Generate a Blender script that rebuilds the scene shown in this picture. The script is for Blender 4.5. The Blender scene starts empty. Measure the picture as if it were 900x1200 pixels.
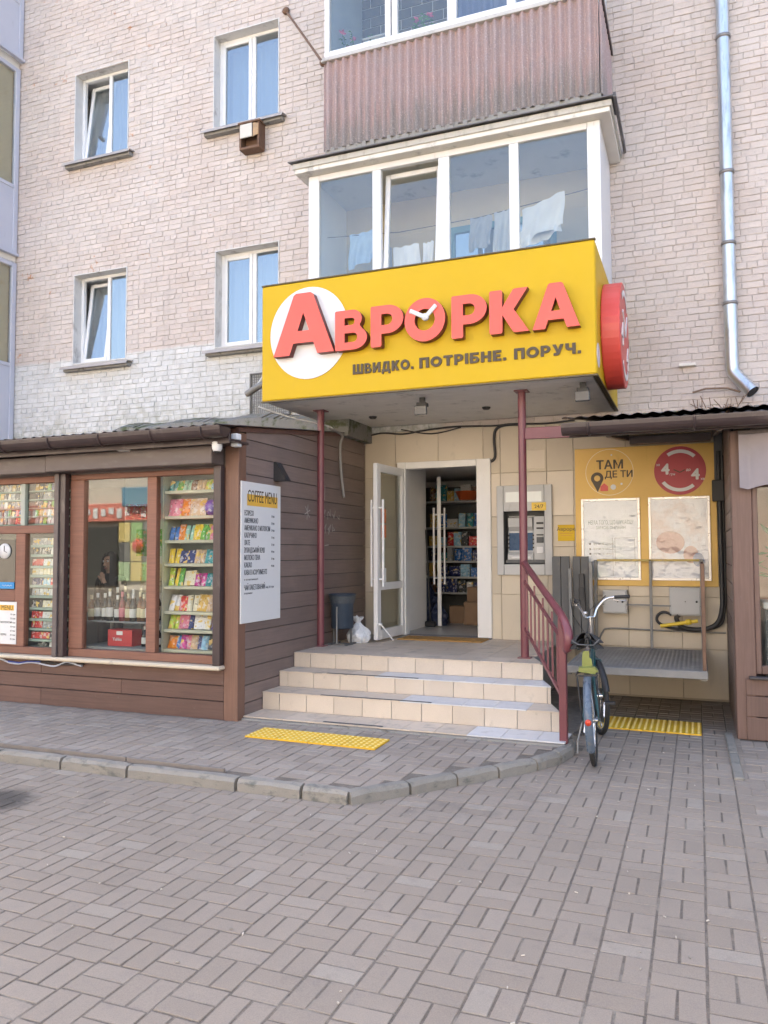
import bpy, math, random
import numpy as np
from mathutils import Vector, Matrix, Euler
random.seed(7)
PI = math.pi
S = bpy.context.scene
COL = S.collection
# ---------------------------------------------------------------- camera, sky, sun, exposure
CAM = Vector((0, 0, 1.61))
yaw, pit, rol = math.radians(21.627), math.radians(2.961), math.radians(-0.201)
fw = Vector((-math.sin(yaw)*math.cos(pit), math.cos(yaw)*math.cos(pit), math.sin(pit)))
r0 = Vector((math.cos(yaw), math.sin(yaw), 0)); u0 = r0.cross(fw)
rt = r0*math.cos(rol) + u0*math.sin(rol); up = -r0*math.sin(rol) + u0*math.cos(rol)
cam = bpy.data.cameras.new('camera'); camo = bpy.data.objects.new('camera', cam); COL.objects.link(camo)
cam.sensor_fit = 'VERTICAL'; cam.sensor_height = 36; cam.lens = 927.28/1200*36
cam.clip_start = 0.05; cam.clip_end = 500
m4 = Matrix((rt, up, -fw)).transposed().to_4x4(); m4.translation = CAM
camo.matrix_world = m4
S.camera = camo
def proj(p):
    d = Vector(p) - CAM; z = d.dot(fw)
    if z < .1: return None
    return 450 + 927.28*d.dot(rt)/z, 600 - 927.28*d.dot(up)/z, z

SUN_EL, SUN_AZ = math.radians(47), math.radians(-14)     # the sun stands behind the apartment building
w = bpy.data.worlds.new('World'); S.world = w; w.use_nodes = True
nt = w.node_tree; bg = nt.nodes['Background']
sky = nt.nodes.new('ShaderNodeTexSky'); sky.sky_type = 'NISHITA'; sky.sun_disc = False
sky.sun_elevation = SUN_EL; sky.sun_rotation = SUN_AZ
sky.air_density = 1.0; sky.dust_density = 6.0; sky.ozone_density = 0.6
nt.links.new(sky.outputs[0], bg.inputs[0]); bg.inputs[1].default_value = 0.15
sl = bpy.data.lights.new('sun', 'SUN'); sl.energy = 4.2; sl.angle = math.radians(.53); sl.color = (1, .93, .83)
so = bpy.data.objects.new('sun', sl); COL.objects.link(so)
sv = Vector((math.sin(SUN_AZ)*math.cos(SUN_EL), math.cos(SUN_AZ)*math.cos(SUN_EL), math.sin(SUN_EL)))
so.rotation_euler = sv.to_track_quat('Z', 'Y').to_euler(); so.location = (0, 20, 30)
vs = S.view_settings; vs.view_transform = 'Standard'; vs.look = 'None'; vs.gamma = 1; vs.exposure = 2.52
S.render.engine = 'CYCLES'
try:
    S.cycles.use_denoising = True; S.cycles.denoiser = 'OPENIMAGEDENOISE'
    S.cycles.transparent_max_bounces = 16; S.cycles.max_bounces = 8; S.cycles.diffuse_bounces = 5
except Exception: pass

# ---------------------------------------------------------------- materials
def ninp(nt, node, i, v):
    if v is None: return
    if isinstance(v, bpy.types.NodeSocket): nt.links.new(v, node.inputs[i])
    else: node.inputs[i].default_value = v
def math_(nt, op, a, b=None, c=None, clamp=False):
    n = nt.nodes.new('ShaderNodeMath'); n.operation = op; n.use_clamp = clamp
    for i, v in enumerate((a, b, c)): ninp(nt, n, i, v)
    return n.outputs[0]
def noise_(nt, vec, scale, detail=5, rough=.55, dim='3D'):
    n = nt.nodes.new('ShaderNodeTexNoise'); ninp(nt, n, 'Vector', vec)
    n.inputs['Scale'].default_value = scale; n.inputs['Detail'].default_value = detail; n.inputs['Roughness'].default_value = rough
    return n.outputs[0]
def ramp_(nt, v, a, b, smooth=True):
    n = nt.nodes.new('ShaderNodeMapRange'); n.interpolation_type = 'SMOOTHSTEP' if smooth else 'LINEAR'
    ninp(nt, n, 0, v); n.inputs[1].default_value = a; n.inputs[2].default_value = b
    return n.outputs[0]
def mix_(nt, f, a, b):
    n = nt.nodes.new('ShaderNodeMix'); n.data_type = 'RGBA'
    ninp(nt, n, 0, f)
    for i, v in ((6, a), (7, b)):
        if isinstance(v, bpy.types.NodeSocket): nt.links.new(v, n.inputs[i])
        else: n.inputs[i].default_value = (*v[:3], 1)
    return n.outputs[2]
def scale_(nt, col, f):
    n = nt.nodes.new('ShaderNodeVectorMath'); n.operation = 'SCALE'
    if isinstance(col, bpy.types.NodeSocket): nt.links.new(col, n.inputs[0])
    else: n.inputs[0].default_value = col[:3]
    ninp(nt, n, 'Scale', f); return n.outputs[0]
def map_(nt, vec, sc, loc=(0, 0, 0)):
    n = nt.nodes.new('ShaderNodeMapping'); nt.links.new(vec, n.inputs[0]); n.inputs[3].default_value = sc; n.inputs[1].default_value = loc
    return n.outputs[0]
def pos_(nt): return nt.nodes.new('ShaderNodeNewGeometry')
def rand_(nt, geo):
    oi = nt.nodes.new('ShaderNodeObjectInfo')
    return math_(nt, 'FRACT', math_(nt, 'ADD', oi.outputs['Random'], geo.outputs['Random Per Island']))
def bump_(nt, h, strength, dist=.01):
    n = nt.nodes.new('ShaderNodeBump'); n.inputs['Strength'].default_value = strength; n.inputs['Distance'].default_value = dist
    nt.links.new(h, n.inputs['Height']); return n.outputs[0]
def new_mat(name):
    m = bpy.data.materials.new(name); m.use_nodes = True
    return m, m.node_tree, m.node_tree.nodes['Principled BSDF']
MATS = {}
def mat(name, col, rough=.6, var=.15, vs=5, bump=.15, bs=90, metal=0., isl=0., dirt=None, grain=0., gs=300, spec=.5):
    """col varied by noise; dirt = (colour, low, high, scale, stretch xyz): blotches or streaks of that colour"""
    if name in MATS: return MATS[name]
    m, nt, b = new_mat(name); MATS[name] = m
    g = pos_(nt); P = g.outputs['Position']
    f = math_(nt, 'MULTIPLY_ADD', noise_(nt, P, vs), 2*var, 1-var)
    if grain: f = math_(nt, 'MULTIPLY', f, math_(nt, 'MULTIPLY_ADD', noise_(nt, P, gs, 2), 2*grain, 1-grain))
    if isl: f = math_(nt, 'MULTIPLY', f, math_(nt, 'MULTIPLY_ADD', rand_(nt, g), 2*isl, 1-isl))
    c = scale_(nt, col, f)
    if dirt:
        dc, lo, hi, ds, st = dirt
        c = mix_(nt, ramp_(nt, noise_(nt, map_(nt, P, st), ds, 7, .65), lo, hi), c, dc)
    nt.links.new(c, b.inputs['Base Color'])
    b.inputs['Metallic'].default_value = metal; b.inputs['Specular IOR Level'].default_value = spec
    nt.links.new(math_(nt, 'MULTIPLY_ADD', noise_(nt, P, vs*3), .3, rough-.15, True), b.inputs['Roughness'])
    if bump: nt.links.new(bump_(nt, noise_(nt, P, bs, 4), bump, .006), b.inputs['Normal'])
    return m
def glass(name, tint, base, k, rough=0.0, wob=.02, ws=1.6):
    if name in MATS: return MATS[name]
    m = bpy.data.materials.new(name); MATS[name] = m; m.use_nodes = True; nt = m.node_tree; nt.nodes.clear()
    out = nt.nodes.new('ShaderNodeOutputMaterial'); mx = nt.nodes.new('ShaderNodeMixShader')
    t = nt.nodes.new('ShaderNodeBsdfTransparent'); t.inputs[0].default_value = (*tint, 1)
    gl = nt.nodes.new('ShaderNodeBsdfGlossy'); gl.inputs['Roughness'].default_value = rough
    lw = nt.nodes.new('ShaderNodeLayerWeight'); lw.inputs[0].default_value = .5
    g = pos_(nt); nt.links.new(bump_(nt, noise_(nt, g.outputs['Position'], ws, 2), wob, .015), gl.inputs['Normal'])
    fres = math_(nt, 'MULTIPLY_ADD', math_(nt, 'POWER', lw.outputs['Facing'], 5.0), .96, .04)
    nt.links.new(math_(nt, 'MULTIPLY_ADD', fres, k, base, True), mx.inputs[0])
    nt.links.new(t.outputs[0], mx.inputs[1]); nt.links.new(gl.outputs[0], mx.inputs[2]); nt.links.new(mx.outputs[0], out.inputs[0])
    return m

def brick_mat(name, dim):
    m, nt, b = new_mat(name)
    g = pos_(nt); P = g.outputs['Position']; sx = nt.nodes.new('ShaderNodeSeparateXYZ'); nt.links.new(P, sx.inputs[0])
    X, Z = sx.outputs[0], sx.outputs[2]
    rnd = rand_(nt, g)
    n1 = noise_(nt, P, 1.1, 6, .6); n2 = noise_(nt, P, 9, 6, .65); n3 = noise_(nt, P, 45, 4)
    pink = mix_(nt, ramp_(nt, n1, .3, .7), (.545, .478, .442), (.57, .522, .492))
    pink = mix_(nt, ramp_(nt, n2, .60, .76), pink, (.50, .47, .45))
    # worn-through spots of raw orange and grey brick, more of them on the left
    spot = math_(nt, 'MULTIPLY', ramp_(nt, math_(nt, 'ADD', noise_(nt, P, 3.2, 5, .7), math_(nt, 'MULTIPLY', math_(nt, 'SUBTRACT', 1, ramp_(nt, X, -7.4, -6.6)), .055)), .68, .75), ramp_(nt, noise_(nt, map_(nt, P, (1, 1, 1), (9, 0, 4)), 18, 3), .45, .6))
    pink = mix_(nt, spot, pink, (.46, .25, .14))
    white = mix_(nt, ramp_(nt, n2, .35, .7), (.61, .62, .62), (.54, .545, .535))
    # the whitewashed band low on the left
    zb = math_(nt, 'ADD', Z, math_(nt, 'MULTIPLY', math_(nt, 'SUBTRACT', noise_(nt, P, 5, 4), .5), .10))
    band = math_(nt, 'MULTIPLY', math_(nt, 'SUBTRACT', 1, ramp_(nt, zb, 4.69, 4.74)), math_(nt, 'SUBTRACT', 1, ramp_(nt, X, -3.2, -3.0)))
    c = mix_(nt, band, pink, white)
    # grey-green damp at the foot and the far left, thin soot streaks
    damp = math_(nt, 'MULTIPLY', math_(nt, 'MULTIPLY', band, ramp_(nt, math_(nt, 'ADD', math_(nt, 'MULTIPLY', n1, 1.4), math_(nt, 'MULTIPLY', Z, -.75)), -2.35, -1.6)), ramp_(nt, n2, .35, .62))
    c = mix_(nt, math_(nt, 'MULTIPLY', damp, .55), c, (.24, .25, .19))
    soot = ramp_(nt, noise_(nt, map_(nt, P, (2.5, 1, .35)), 2.0, 6, .65), .52, .76)
    c = mix_(nt, math_(nt, 'MULTIPLY', soot, .26), c, (.30, .27, .245))
    c = mix_(nt, math_(nt, 'MULTIPLY', ramp_(nt, noise_(nt, map_(nt, P, (1, 1, 1), (5, 2, 7)), 28, 4, .7), .60, .68), .38), c, (.33, .295, .27))
    c = scale_(nt, c, math_(nt, 'MULTIPLY', math_(nt, 'MULTIPLY_ADD', rnd, .10, .95), math_(nt, 'MULTIPLY_ADD', n3, .16*dim, .92*dim)))
    nt.links.new(c, b.inputs['Base Color']); b.inputs['Roughness'].default_value = .9; b.inputs['Specular IOR Level'].default_value = .2
    nt.links.new(bump_(nt, math_(nt, 'ADD', n3, math_(nt, 'MULTIPLY', noise_(nt, P, 160, 3), .5)), .55, .008), b.inputs['Normal'])
    return m
BRICK = brick_mat('painted_brick', 1.0)
MORTAR = brick_mat('painted_mortar', .84)
def paver_mat(name, tone, tone2):
    m, nt, b = new_mat(name)
    g = pos_(nt); P = g.outputs['Position']; rnd = rand_(nt, g)
    n1 = noise_(nt, P, .7, 5); n2 = noise_(nt, P, 14, 5, .65); n3 = noise_(nt, P, 190, 4, .75)
    c = mix_(nt, ramp_(nt, rnd, .05, .95, False), tone, tone2)
    c = mix_(nt, math_(nt, 'MULTIPLY', ramp_(nt, rnd, .93, .98), .35), c, (.34, .31, .265))
    c = mix_(nt, math_(nt, 'MULTIPLY', ramp_(nt, n2, .5, .72), .45), c, (.24, .205, .18))
    st = ramp_(nt, noise_(nt, map_(nt, P, (1, 1, 1), (3, 8, 0)), 1.5, 6, .7), .56, .72)
    c = mix_(nt, math_(nt, 'MULTIPLY', st, .4), c, (.11, .10, .095))
    c = scale_(nt, c, math_(nt, 'MULTIPLY', math_(nt, 'MULTIPLY_ADD', n1, .36, .82), math_(nt, 'MULTIPLY_ADD', n3, .8, .60)))
    # dark patch near the left edge of the square
    dv = nt.nodes.new('ShaderNodeVectorMath'); dv.operation = 'DISTANCE'; nt.links.new(P, dv.inputs[0]); dv.inputs[1].default_value = (-4.55, 4.12, -.08)
    dark_patch = math_(nt, 'SUBTRACT', 1, ramp_(nt, math_(nt, 'ADD', dv.outputs['Value'], math_(nt, 'MULTIPLY', n2, .25)), .30, .5))
    c = mix_(nt, math_(nt, 'MULTIPLY', dark_patch, .8), c, (.045, .042, .04))
    nt.links.new(c, b.inputs['Base Color']); b.inputs['Roughness'].default_value = .88; b.inputs['Specular IOR Level'].default_value = .25
    nt.links.new(bump_(nt, math_(nt, 'ADD', n3, n2), .35, .004), b.inputs['Normal'])
    return m
PAVER = paver_mat('paver_concrete', (.262, .219, .178), (.290, .245, .202))
PAVER2 = paver_mat('pavement_paver_concrete', (.275, .230, .190), (.325, .277, .232))
JOINT = mat('joint_sand', (.155, .131, .107), .95, .5, 11, .6, 200, grain=.6, gs=160, dirt=((.25, .22, .18), .52, .66, 4, (1, 1, 1)))
CONC = mat('concrete', (.27, .265, .25), .9, .2, 6, .6, 120, grain=.25, dirt=((.12, .115, .10), .55, .72, 9, (1, 1, 1)))
KERB = mat('kerb_concrete', (.24, .222, .192), .9, .2, 6, .7, 90, isl=.1, grain=.3, dirt=((.13, .13, .115), .52, .70, 7, (1, 1, 2)))
MOSSY = mat('mossy_concrete', (.21, .205, .19), .95, .25, 6, .8, 40, grain=.3, dirt=((.085, .10, .05), .48, .62, 6, (1, 1, 1)))
WHITE = mat('white_plastic', (.74, .75, .76), .35, .05, 4, .03, 40, dirt=((.45, .44, .41), .60, .85, 4, (3, 3, .8)))
WHITEDOOR = mat('white_door_paint', (.68, .675, .66), .4, .06, 4, .05, 40, dirt=((.36, .34, .31), .62, .85, 5, (3, 3, .8)))
PLASTER = mat('reveal_plaster', (.62, .62, .61), .9, .12, 5, .4, 60, dirt=((.30, .29, .28), .5, .75, 6, (1, 1, .6)))
STEEL = mat('galvanised_steel', (.56, .60, .63), .38, .12, 6, .06, 30, metal=.9, dirt=((.33, .34, .35), .5, .75, 5, (4, 4, .6)))
CHROME = mat('bright_steel', (.72, .72, .72), .22, .06, 6, 0, metal=1)
BROWNM = mat('brown_painted_metal', (.052, .036, .036), .36, .2, 4, .05, 40, dirt=((.13, .11, .10), .55, .8, 6, (1, 1, .5)))
BROWNG = mat('brown_roller_shutter', (.115, .092, .086), .5, .15, 4, .05, 40, dirt=((.17, .15, .14), .5, .8, 5, (.6, 1, 2)))
def plank_mat(name, a, b_, axis):
    m, nt, b = new_mat(name)
    g = pos_(nt); P = g.outputs['Position']; rnd = rand_(nt, g)
    st = (1.2, 30, 30) if axis == 'x' else ((30, 1.2, 30) if axis == 'y' else (30, 30, 1.2))
    n1 = noise_(nt, map_(nt, P, st), 2.2, 6, .6); n2 = noise_(nt, P, 3, 5)
    c = mix_(nt, ramp_(nt, n1, .25, .75), a, b_)
    c = scale_(nt, c, math_(nt, 'MULTIPLY', math_(nt, 'MULTIPLY_ADD', rnd, .22, .89), math_(nt, 'MULTIPLY_ADD', n2, .4, .8)))
    c = mix_(nt, math_(nt, 'MULTIPLY', ramp_(nt, noise_(nt, P, 26, 5, .7), .62, .72), .35), c, (.22, .19, .17))
    nt.links.new(c, b.inputs['Base Color']); nt.links.new(math_(nt, 'MULTIPLY_ADD', n1, .25, .42), b.inputs['Roughness'])
    nt.links.new(bump_(nt, n1, .35, .004), b.inputs['Normal']); return m
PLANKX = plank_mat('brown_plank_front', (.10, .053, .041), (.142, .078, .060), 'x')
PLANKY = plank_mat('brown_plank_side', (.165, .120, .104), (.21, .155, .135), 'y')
POSTW = plank_mat('orange_brown_wood', (.155, .082, .056), (.21, .110, .074), 'z')
POSTX = plank_mat('orange_brown_rail', (.17, .075, .05), (.23, .105, .068), 'x')
CREAM = mat('cream_sill', (.58, .50, .38), .5, .08, 5, .1, 40, dirt=((.33, .28, .21), .6, .8, 8, (1, 1, 1)))
YEL = mat('sign_yellow', (.58, .378, .010), .5, .05, 2, .02, 20, spec=.25, dirt=((.56, .33, .03), .62, .9, 3, (3, 3, .7)))
YELP = mat('notice_yellow', (.68, .43, .10), .45, .08, 3, .03, 20, dirt=((.45, .26, .04), .6, .85, 4, (3, 3, .7)))
RED = mat('letter_coral_red', (.80, .105, .075), .4, .04, 4, 0)
REDSIDE = mat('letter_return_maroon', (.15, .030, .024), .5, .1, 4, 0)
CORAL = mat('round_sign_red', (.62, .075, .062), .4, .06, 4, 0)
CRIM = mat('round_emblem_crimson', (.42, .045, .06), .45, .08, 4, 0)
DARKTXT = mat('dark_brown_letters', (.062, .042, .022), .5, .1, 4, 0)
BLACK = mat('black_plastic', (.022, .022, .024), .5, .2, 6, .05, 60)
BLACKR = mat('black_rubber', (.028, .027, .026), .75, .25, 8, .2, 120)
DGREY = mat('dark_grey_paint', (.085, .088, .09), .55, .2, 6, .15, 60, dirt=((.17, .15, .13), .55, .75, 8, (1, 1, .6)))
MGREY = mat('mid_grey_metal', (.20, .20, .195), .5, .2, 5, .15, 60, dirt=((.12, .105, .09), .55, .75, 8, (1, 1, .6)))
LGREY = mat('light_grey_enamel', (.43, .435, .43), .42, .06, 4, .04, 40, dirt=((.28, .27, .25), .6, .85, 5, (3, 3, .8)))
MAROON = mat('maroon_paint', (.165, .048, .058), .36, .15, 5, .08, 50, dirt=((.10, .055, .05), .62, .8, 10, (1, 1, .5)))
TILE = mat('beige_wall_tile', (.50, .435, .335), .42, .10, 2.5, .05, 60, isl=.07, grain=.05, dirt=((.38, .33, .26), .58, .8, 4, (1.5, 1.5, .6)))
TILEB = mat('lighter_wall_tile', (.58, .51, .41), .42, .08, 2.5, .05, 60, isl=.06)
STILE = mat('step_tile', (.525, .45, .365), .5, .10, 5, .12, 70, isl=.06, grain=.14, gs=120, dirt=((.36, .31, .26), .58, .80, 9, (1, 1, .6)))
TTILE = mat('tread_tile', (.56, .468, .375), .5, .12, 5, .1, 70, isl=.09, grain=.1, dirt=((.34, .295, .25), .5, .72, 5, (1, 1, 1)))
BTILE = mat('pale_blue_tile', (.56, .565, .575), .35, .08, 5, .05, 70, isl=.05, dirt=((.36, .36, .36), .55, .78, 7, (1, 1, 1)))
def sheet_mat():
    m, nt, b = new_mat('pink_corrugated_sheet'); g = pos_(nt); P = g.outputs['Position']; sx = nt.nodes.new('ShaderNodeSeparateXYZ'); nt.links.new(P, sx.inputs[0])
    st = noise_(nt, map_(nt, P, (9, 9, .7)), 2.2, 6, .65); sp = noise_(nt, P, 60, 4, .75); bl = noise_(nt, P, 2.2, 4)
    c = mix_(nt, ramp_(nt, bl, .3, .7), (.40, .285, .27), (.36, .29, .285))
    w_ = math_(nt, 'ADD', math_(nt, 'MULTIPLY', sx.outputs[2], -1.5), math_(nt, 'MULTIPLY', st, 2.4))     # grey lichen creeping up from the lower edge
    c = mix_(nt, math_(nt, 'MULTIPLY', ramp_(nt, w_, -9.6, -8.7), .75), c, (.215, .205, .19))
    c = mix_(nt, math_(nt, 'MULTIPLY', ramp_(nt, st, .55, .72), .5), c, (.20, .17, .165))
    c = mix_(nt, math_(nt, 'MULTIPLY', ramp_(nt, sp, .56, .68), .45), c, (.56, .50, .48))
    c = scale_(nt, c, math_(nt, 'MULTIPLY', math_(nt, 'MULTIPLY_ADD', sp, .7, .66), math_(nt, 'MULTIPLY_ADD', rand_(nt, g), .16, .92)))
    nt.links.new(c, b.inputs['Base Color']); b.inputs['Roughness'].default_value = .92; nt.links.new(bump_(nt, sp, .5, .006), b.inputs['Normal']); return m
ASB = sheet_mat()
SOFFIT = mat('pale_grey_soffit', (.70, .68, .63), .7, .1, 3, .1, 50, dirt=((.26, .255, .24), .55, .8, 4, (1, 1, 1)))
RUST = mat('rusty_metal', (.17, .10, .065), .8, .35, 10, .4, 80, metal=.2)
LILAC = mat('pale_lilac_panel', (.50, .52, .60), .5, .07, 2, .04, 30, dirt=((.33, .34, .38), .6, .85, 4, (2, 2, .6)))
CLOTHW = mat('white_cloth', (.68, .68, .68), .9, .06, 10, .2, 200)
CLOTHG = mat('grey_cloth', (.30, .31, .33), .9, .1, 10, .2, 200)
CLOTHB = mat('pale_blue_cloth', (.36, .48, .64), .9, .15, 10, .2, 200)
CURT = mat('curtain_cloth', (.46, .47, .48), .95, .1, 6, .1, 100)
CURTB = mat('blue_curtain_cloth', (.16, .20, .34), .95, .2, 6, .1, 100)
DARKROOM = mat('dim_room_plaster', (.42, .41, .39), .95, .1, 3, .1, 40)
BACKWALL = mat('balcony_yellow_plaster', (.50, .43, .30), .95, .1, 3, .1, 40)
POSTD = plank_mat('brown_wood', (.115, .066, .052), (.16, .096, .076), 'z')
TEAL = mat('teal_frame_paint', (.10, .22, .26), .5, .1, 5, 0)
GREYBRICK = mat('grey_brick', (.12, .115, .105), .9, .15, 8, .4, 80, isl=.15)
WMORTAR = mat('white_mortar', (.46, .45, .43), .9, .1, 8, .3, 80)
NAVY = mat('navy_bin_metal', (.030, .045, .068), .5, .2, 6, .1, 60, dirt=((.10, .10, .10), .58, .78, 12, (1, 1, 1)))
BAGW = mat('white_plastic_bag', (.62, .64, .66), .3, .06, 8, .5, 40)
BAGN = mat('navy_plastic_bag', (.022, .032, .075), .35, .2, 8, .5, 30)
TACT = mat('tactile_yellow', (.74, .43, .02), .6, .12, 8, .1, 90, isl=.06, dirt=((.42, .27, .06), .56, .78, 9, (1, 1, 1)))
TACTW = mat('tactile_dome', (.80, .62, .22), .6, .1, 8, 0)
MAT1 = mat('coir_doormat', (.42, .235, .07), .95, .3, 20, .8, 300, grain=.4)
SCREEN = mat('blue_screen', (.015, .06, .14), .3, .2, 6, 0, spec=.2)
PAPER = mat('white_print_paper', (.66, .66, .655), .45, .04, 2, 0)
LIME = mat('lime_paint', (.21, .23, .055), .4, .1, 6, 0)
BIKEBLUE = mat('blue_grey_fender', (.095, .125, .165), .28, .12, 5, 0, dirt=((.18, .17, .15), .55, .75, 14, (1, 1, 1)))
BIKETEAL = mat('dark_teal_frame', (.015, .06, .065), .3, .15, 5, 0)
REFL = mat('red_reflector', (.55, .05, .02), .25, .1, 5, 0)
SKIN = mat('skin', (.48, .29, .21), .5, .06, 8, 0)
HAIR = mat('dark_hair', (.016, .012, .011), .5, .2, 30, .2, 100)
JACKET = mat('black_jacket', (.02, .021, .025), .8, .2, 8, .2, 120)
GREEN = mat('leaf_green', (.07, .17, .03), .6, .25, 10, 0, isl=.25)
PINK = mat('pink_petal', (.58, .12, .22), .6, .15, 10, 0)
GL_UP = glass('window_glass', (.76, .82, .84), .22, 1.8)
GL_BAL = glass('balcony_glass', (.94, .96, .95), .055, 1.0)
GL_SHOP = glass('shop_glass', (.93, .95, .94), .0, .95)
GL_SHOPB = glass('wide_shop_glass', (.93, .95, .94), .0, 1.5)
GL_DOOR = glass('door_glass', (.86, .88, .86), .01, 1.5)
GL_SNACK = glass('snack_glass', (.95, .96, .96), .0, .35)

# ---------------------------------------------------------------- mesh helpers
class MB:
    def __init__(s): s.v, s.f, s.m, s.sm = [], [], [], []
    def add(s, vs, fs, mi=0, smooth=False):
        n = len(s.v); s.v += [tuple(p) for p in vs]
        for f in fs: s.f.append([i+n for i in f]); s.m.append(mi); s.sm.append(smooth)
        return s
    def obox(s, c, ax, h, bev=0, mi=0):
        c = Vector(c); ax = [Vector(a).normalized() for a in ax]; vs, fs = [], []
        cs = [(i, j, k) for i in (-1, 1) for j in (-1, 1) for k in (-1, 1)]
        ci = {t: n for n, t in enumerate(cs)}
        if bev <= 0:
            vs = [c + sum((ax[a]*(t[a]*h[a]) for a in range(3)), Vector()) for t in cs]
            V = lambda t, a: ci[t]
        else:
            for t in cs:
                for a in range(3):
                    vs.append(c + sum((ax[q]*(t[q]*(h[q] - (0 if q == a else bev))) for q in range(3)), Vector()))
            V = lambda t, a: ci[t]*3 + a
        for a in range(3):
            b_, d = [q for q in range(3) if q != a]
            for sg in (-1, 1):
                loop = []
                for (p, q) in ((-1, -1), (1, -1), (1, 1), (-1, 1)):
                    t = [0]*3; t[a] = sg; t[b_] = p; t[d] = q; loop.append(V(tuple(t), a))
                fs.append(loop)
            if bev > 0:
                for p in (-1, 1):
                    for q in (-1, 1):
                        t0 = [0]*3; t0[a] = -1; t0[b_] = p; t0[d] = q; t1 = list(t0); t1[a] = 1
                        fs.append([V(tuple(t0), b_), V(tuple(t1), b_), V(tuple(t1), d), V(tuple(t0), d)])
        if bev > 0:
            for t in cs: fs.append([ci[t]*3, ci[t]*3+1, ci[t]*3+2])
        for f in fs:
            n = (vs[f[1]]-vs[f[0]]).cross(vs[f[2]]-vs[f[0]]); fc = sum((vs[i] for i in f), Vector())/len(f)
            if n.dot(fc-c) < 0: f.reverse()
        return s.add(vs, fs, mi)
    def box(s, x0, x1, y0, y1, z0, z1, bev=0, mi=0):
        return s.obox(((x0+x1)/2, (y0+y1)/2, (z0+z1)/2), ((1, 0, 0), (0, 1, 0), (0, 0, 1)), (abs(x1-x0)/2, abs(y1-y0)/2, abs(z1-z0)/2), bev, mi)
    def bar(s, p0, p1, wx, wz, bev=0, mi=0, side=None):
        p0, p1 = Vector(p0), Vector(p1); d = (p1-p0).normalized()
        u = Vector(side) if side else (Vector((0, 0, 1)) if abs(d.z) < .9 else Vector((0, 1, 0)))
        a = d.cross(u).normalized(); u = a.cross(d)
        return s.obox((p0+p1)/2, (a, d, u), (wx/2, (p1-p0).length/2, wz/2), bev, mi)
    def tube(s, pts, r, n=8, mi=0, caps=True, closed=False):
        pts = [Vector(p) for p in pts]; N = len(pts); rs = r if isinstance(r, (list, tuple)) else [r]*N
        vs = []; prev = None
        for i, p in enumerate(pts):
            if closed: t = pts[(i+1) % N]-pts[i-1]
            else: t = pts[min(i+1, N-1)]-pts[max(i-1, 0)]
            t.normalize()
            if prev is None:
                a = t.cross(Vector((0, 0, 1)));
                if a.length < .05: a = t.cross(Vector((0, 1, 0)))
            else: a = prev - t*prev.dot(t)
            a.normalize(); prev = a; b_ = t.cross(a)
            for k in range(n): vs.append(p + (a*math.cos(2*PI*k/n) + b_*math.sin(2*PI*k/n))*rs[i])
        fs = []
        for i in range(N if closed else N-1):
            j = (i+1) % N
            for k in range(n): fs.append([i*n+k, i*n+(k+1) % n, j*n+(k+1) % n, j*n+k])
        s.add(vs, [f[::-1] for f in fs], mi, True)
        if caps and not closed:
            s.add(vs[:n], [list(range(n))], mi); s.add(vs[-n:], [list(range(n))[::-1]], mi)
        return s
    def prism(s, poly, o, ax, ay, an, depth, mi=0, mi_side=None):
        """polygon in the plane o + x*ax + y*ay, pushed back by depth along -an; front face looks along an"""
        o, ax, ay, an = Vector(o), Vector(ax), Vector(ay), Vector(an)
        ar = sum(poly[i-1][0]*poly[i][1]-poly[i][0]*poly[i-1][1] for i in range(len(poly)))
        if ar < 0: poly = poly[::-1]
        if ax.cross(ay).dot(an) < 0: poly = poly[::-1]
        n = len(poly); F = [o+ax*x+ay*y for x, y in poly]; B = [p-an*depth for p in F]
        s.add(F, [list(range(n))], mi); s.add(B, [list(range(n))[::-1]], mi if mi_side is None else mi_side)
        s.add(F+B, [[i, n+i, n+(i+1) % n, (i+1) % n] for i in range(n)], mi if mi_side is None else mi_side)
        return s
    def lathe(s, c, prof, n=16, axis=(0, 0, 1), mi=0, smooth=True):
        c = Vector(c); ax = Vector(axis).normalized(); a = ax.cross(Vector((0, 1, 0)) if abs(ax.y) < .9 else Vector((1, 0, 0))).normalized(); b_ = ax.cross(a)
        vs = [c + ax*z + (a*math.cos(2*PI*k/n)+b_*math.sin(2*PI*k/n))*max(r, 1e-4) for r, z in prof for k in range(n)]
        fs = [[i*n+k, i*n+(k+1) % n, (i+1)*n+(k+1) % n, (i+1)*n+k] for i in range(len(prof)-1) for k in range(n)]
        return s.add(vs, fs, mi, smooth)
    def ball(s, c, r, n=10, m=6, sc=(1, 1, 1), mi=0):
        vs, fs = [], []
        for i in range(m+1):
            th = PI*i/m
            for k in range(n):
                ph = 2*PI*k/n
                vs.append((c[0]+r*sc[0]*math.sin(th)*math.cos(ph), c[1]+r*sc[1]*math.sin(th)*math.sin(ph), c[2]+r*sc[2]*math.cos(th)))
        for i in range(m):
            for k in range(n): fs.append([i*n+k, (i+1)*n+k, (i+1)*n+(k+1) % n, i*n+(k+1) % n])
        return s.add(vs, fs, mi, True)
    def mesh(s, name, mats, origin=(0, 0, 0)):
        me = bpy.data.meshes.new(name)
        ox, oy, oz = origin
        me.from_pydata([(x-ox, y-oy, z-oz) for x, y, z in s.v], [], s.f)
        for m in (mats if isinstance(mats, (list, tuple)) else [mats]): me.materials.append(m)
        me.polygons.foreach_set('material_index', s.m); me.polygons.foreach_set('use_smooth', s.sm)
        me.update(); return me
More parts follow.
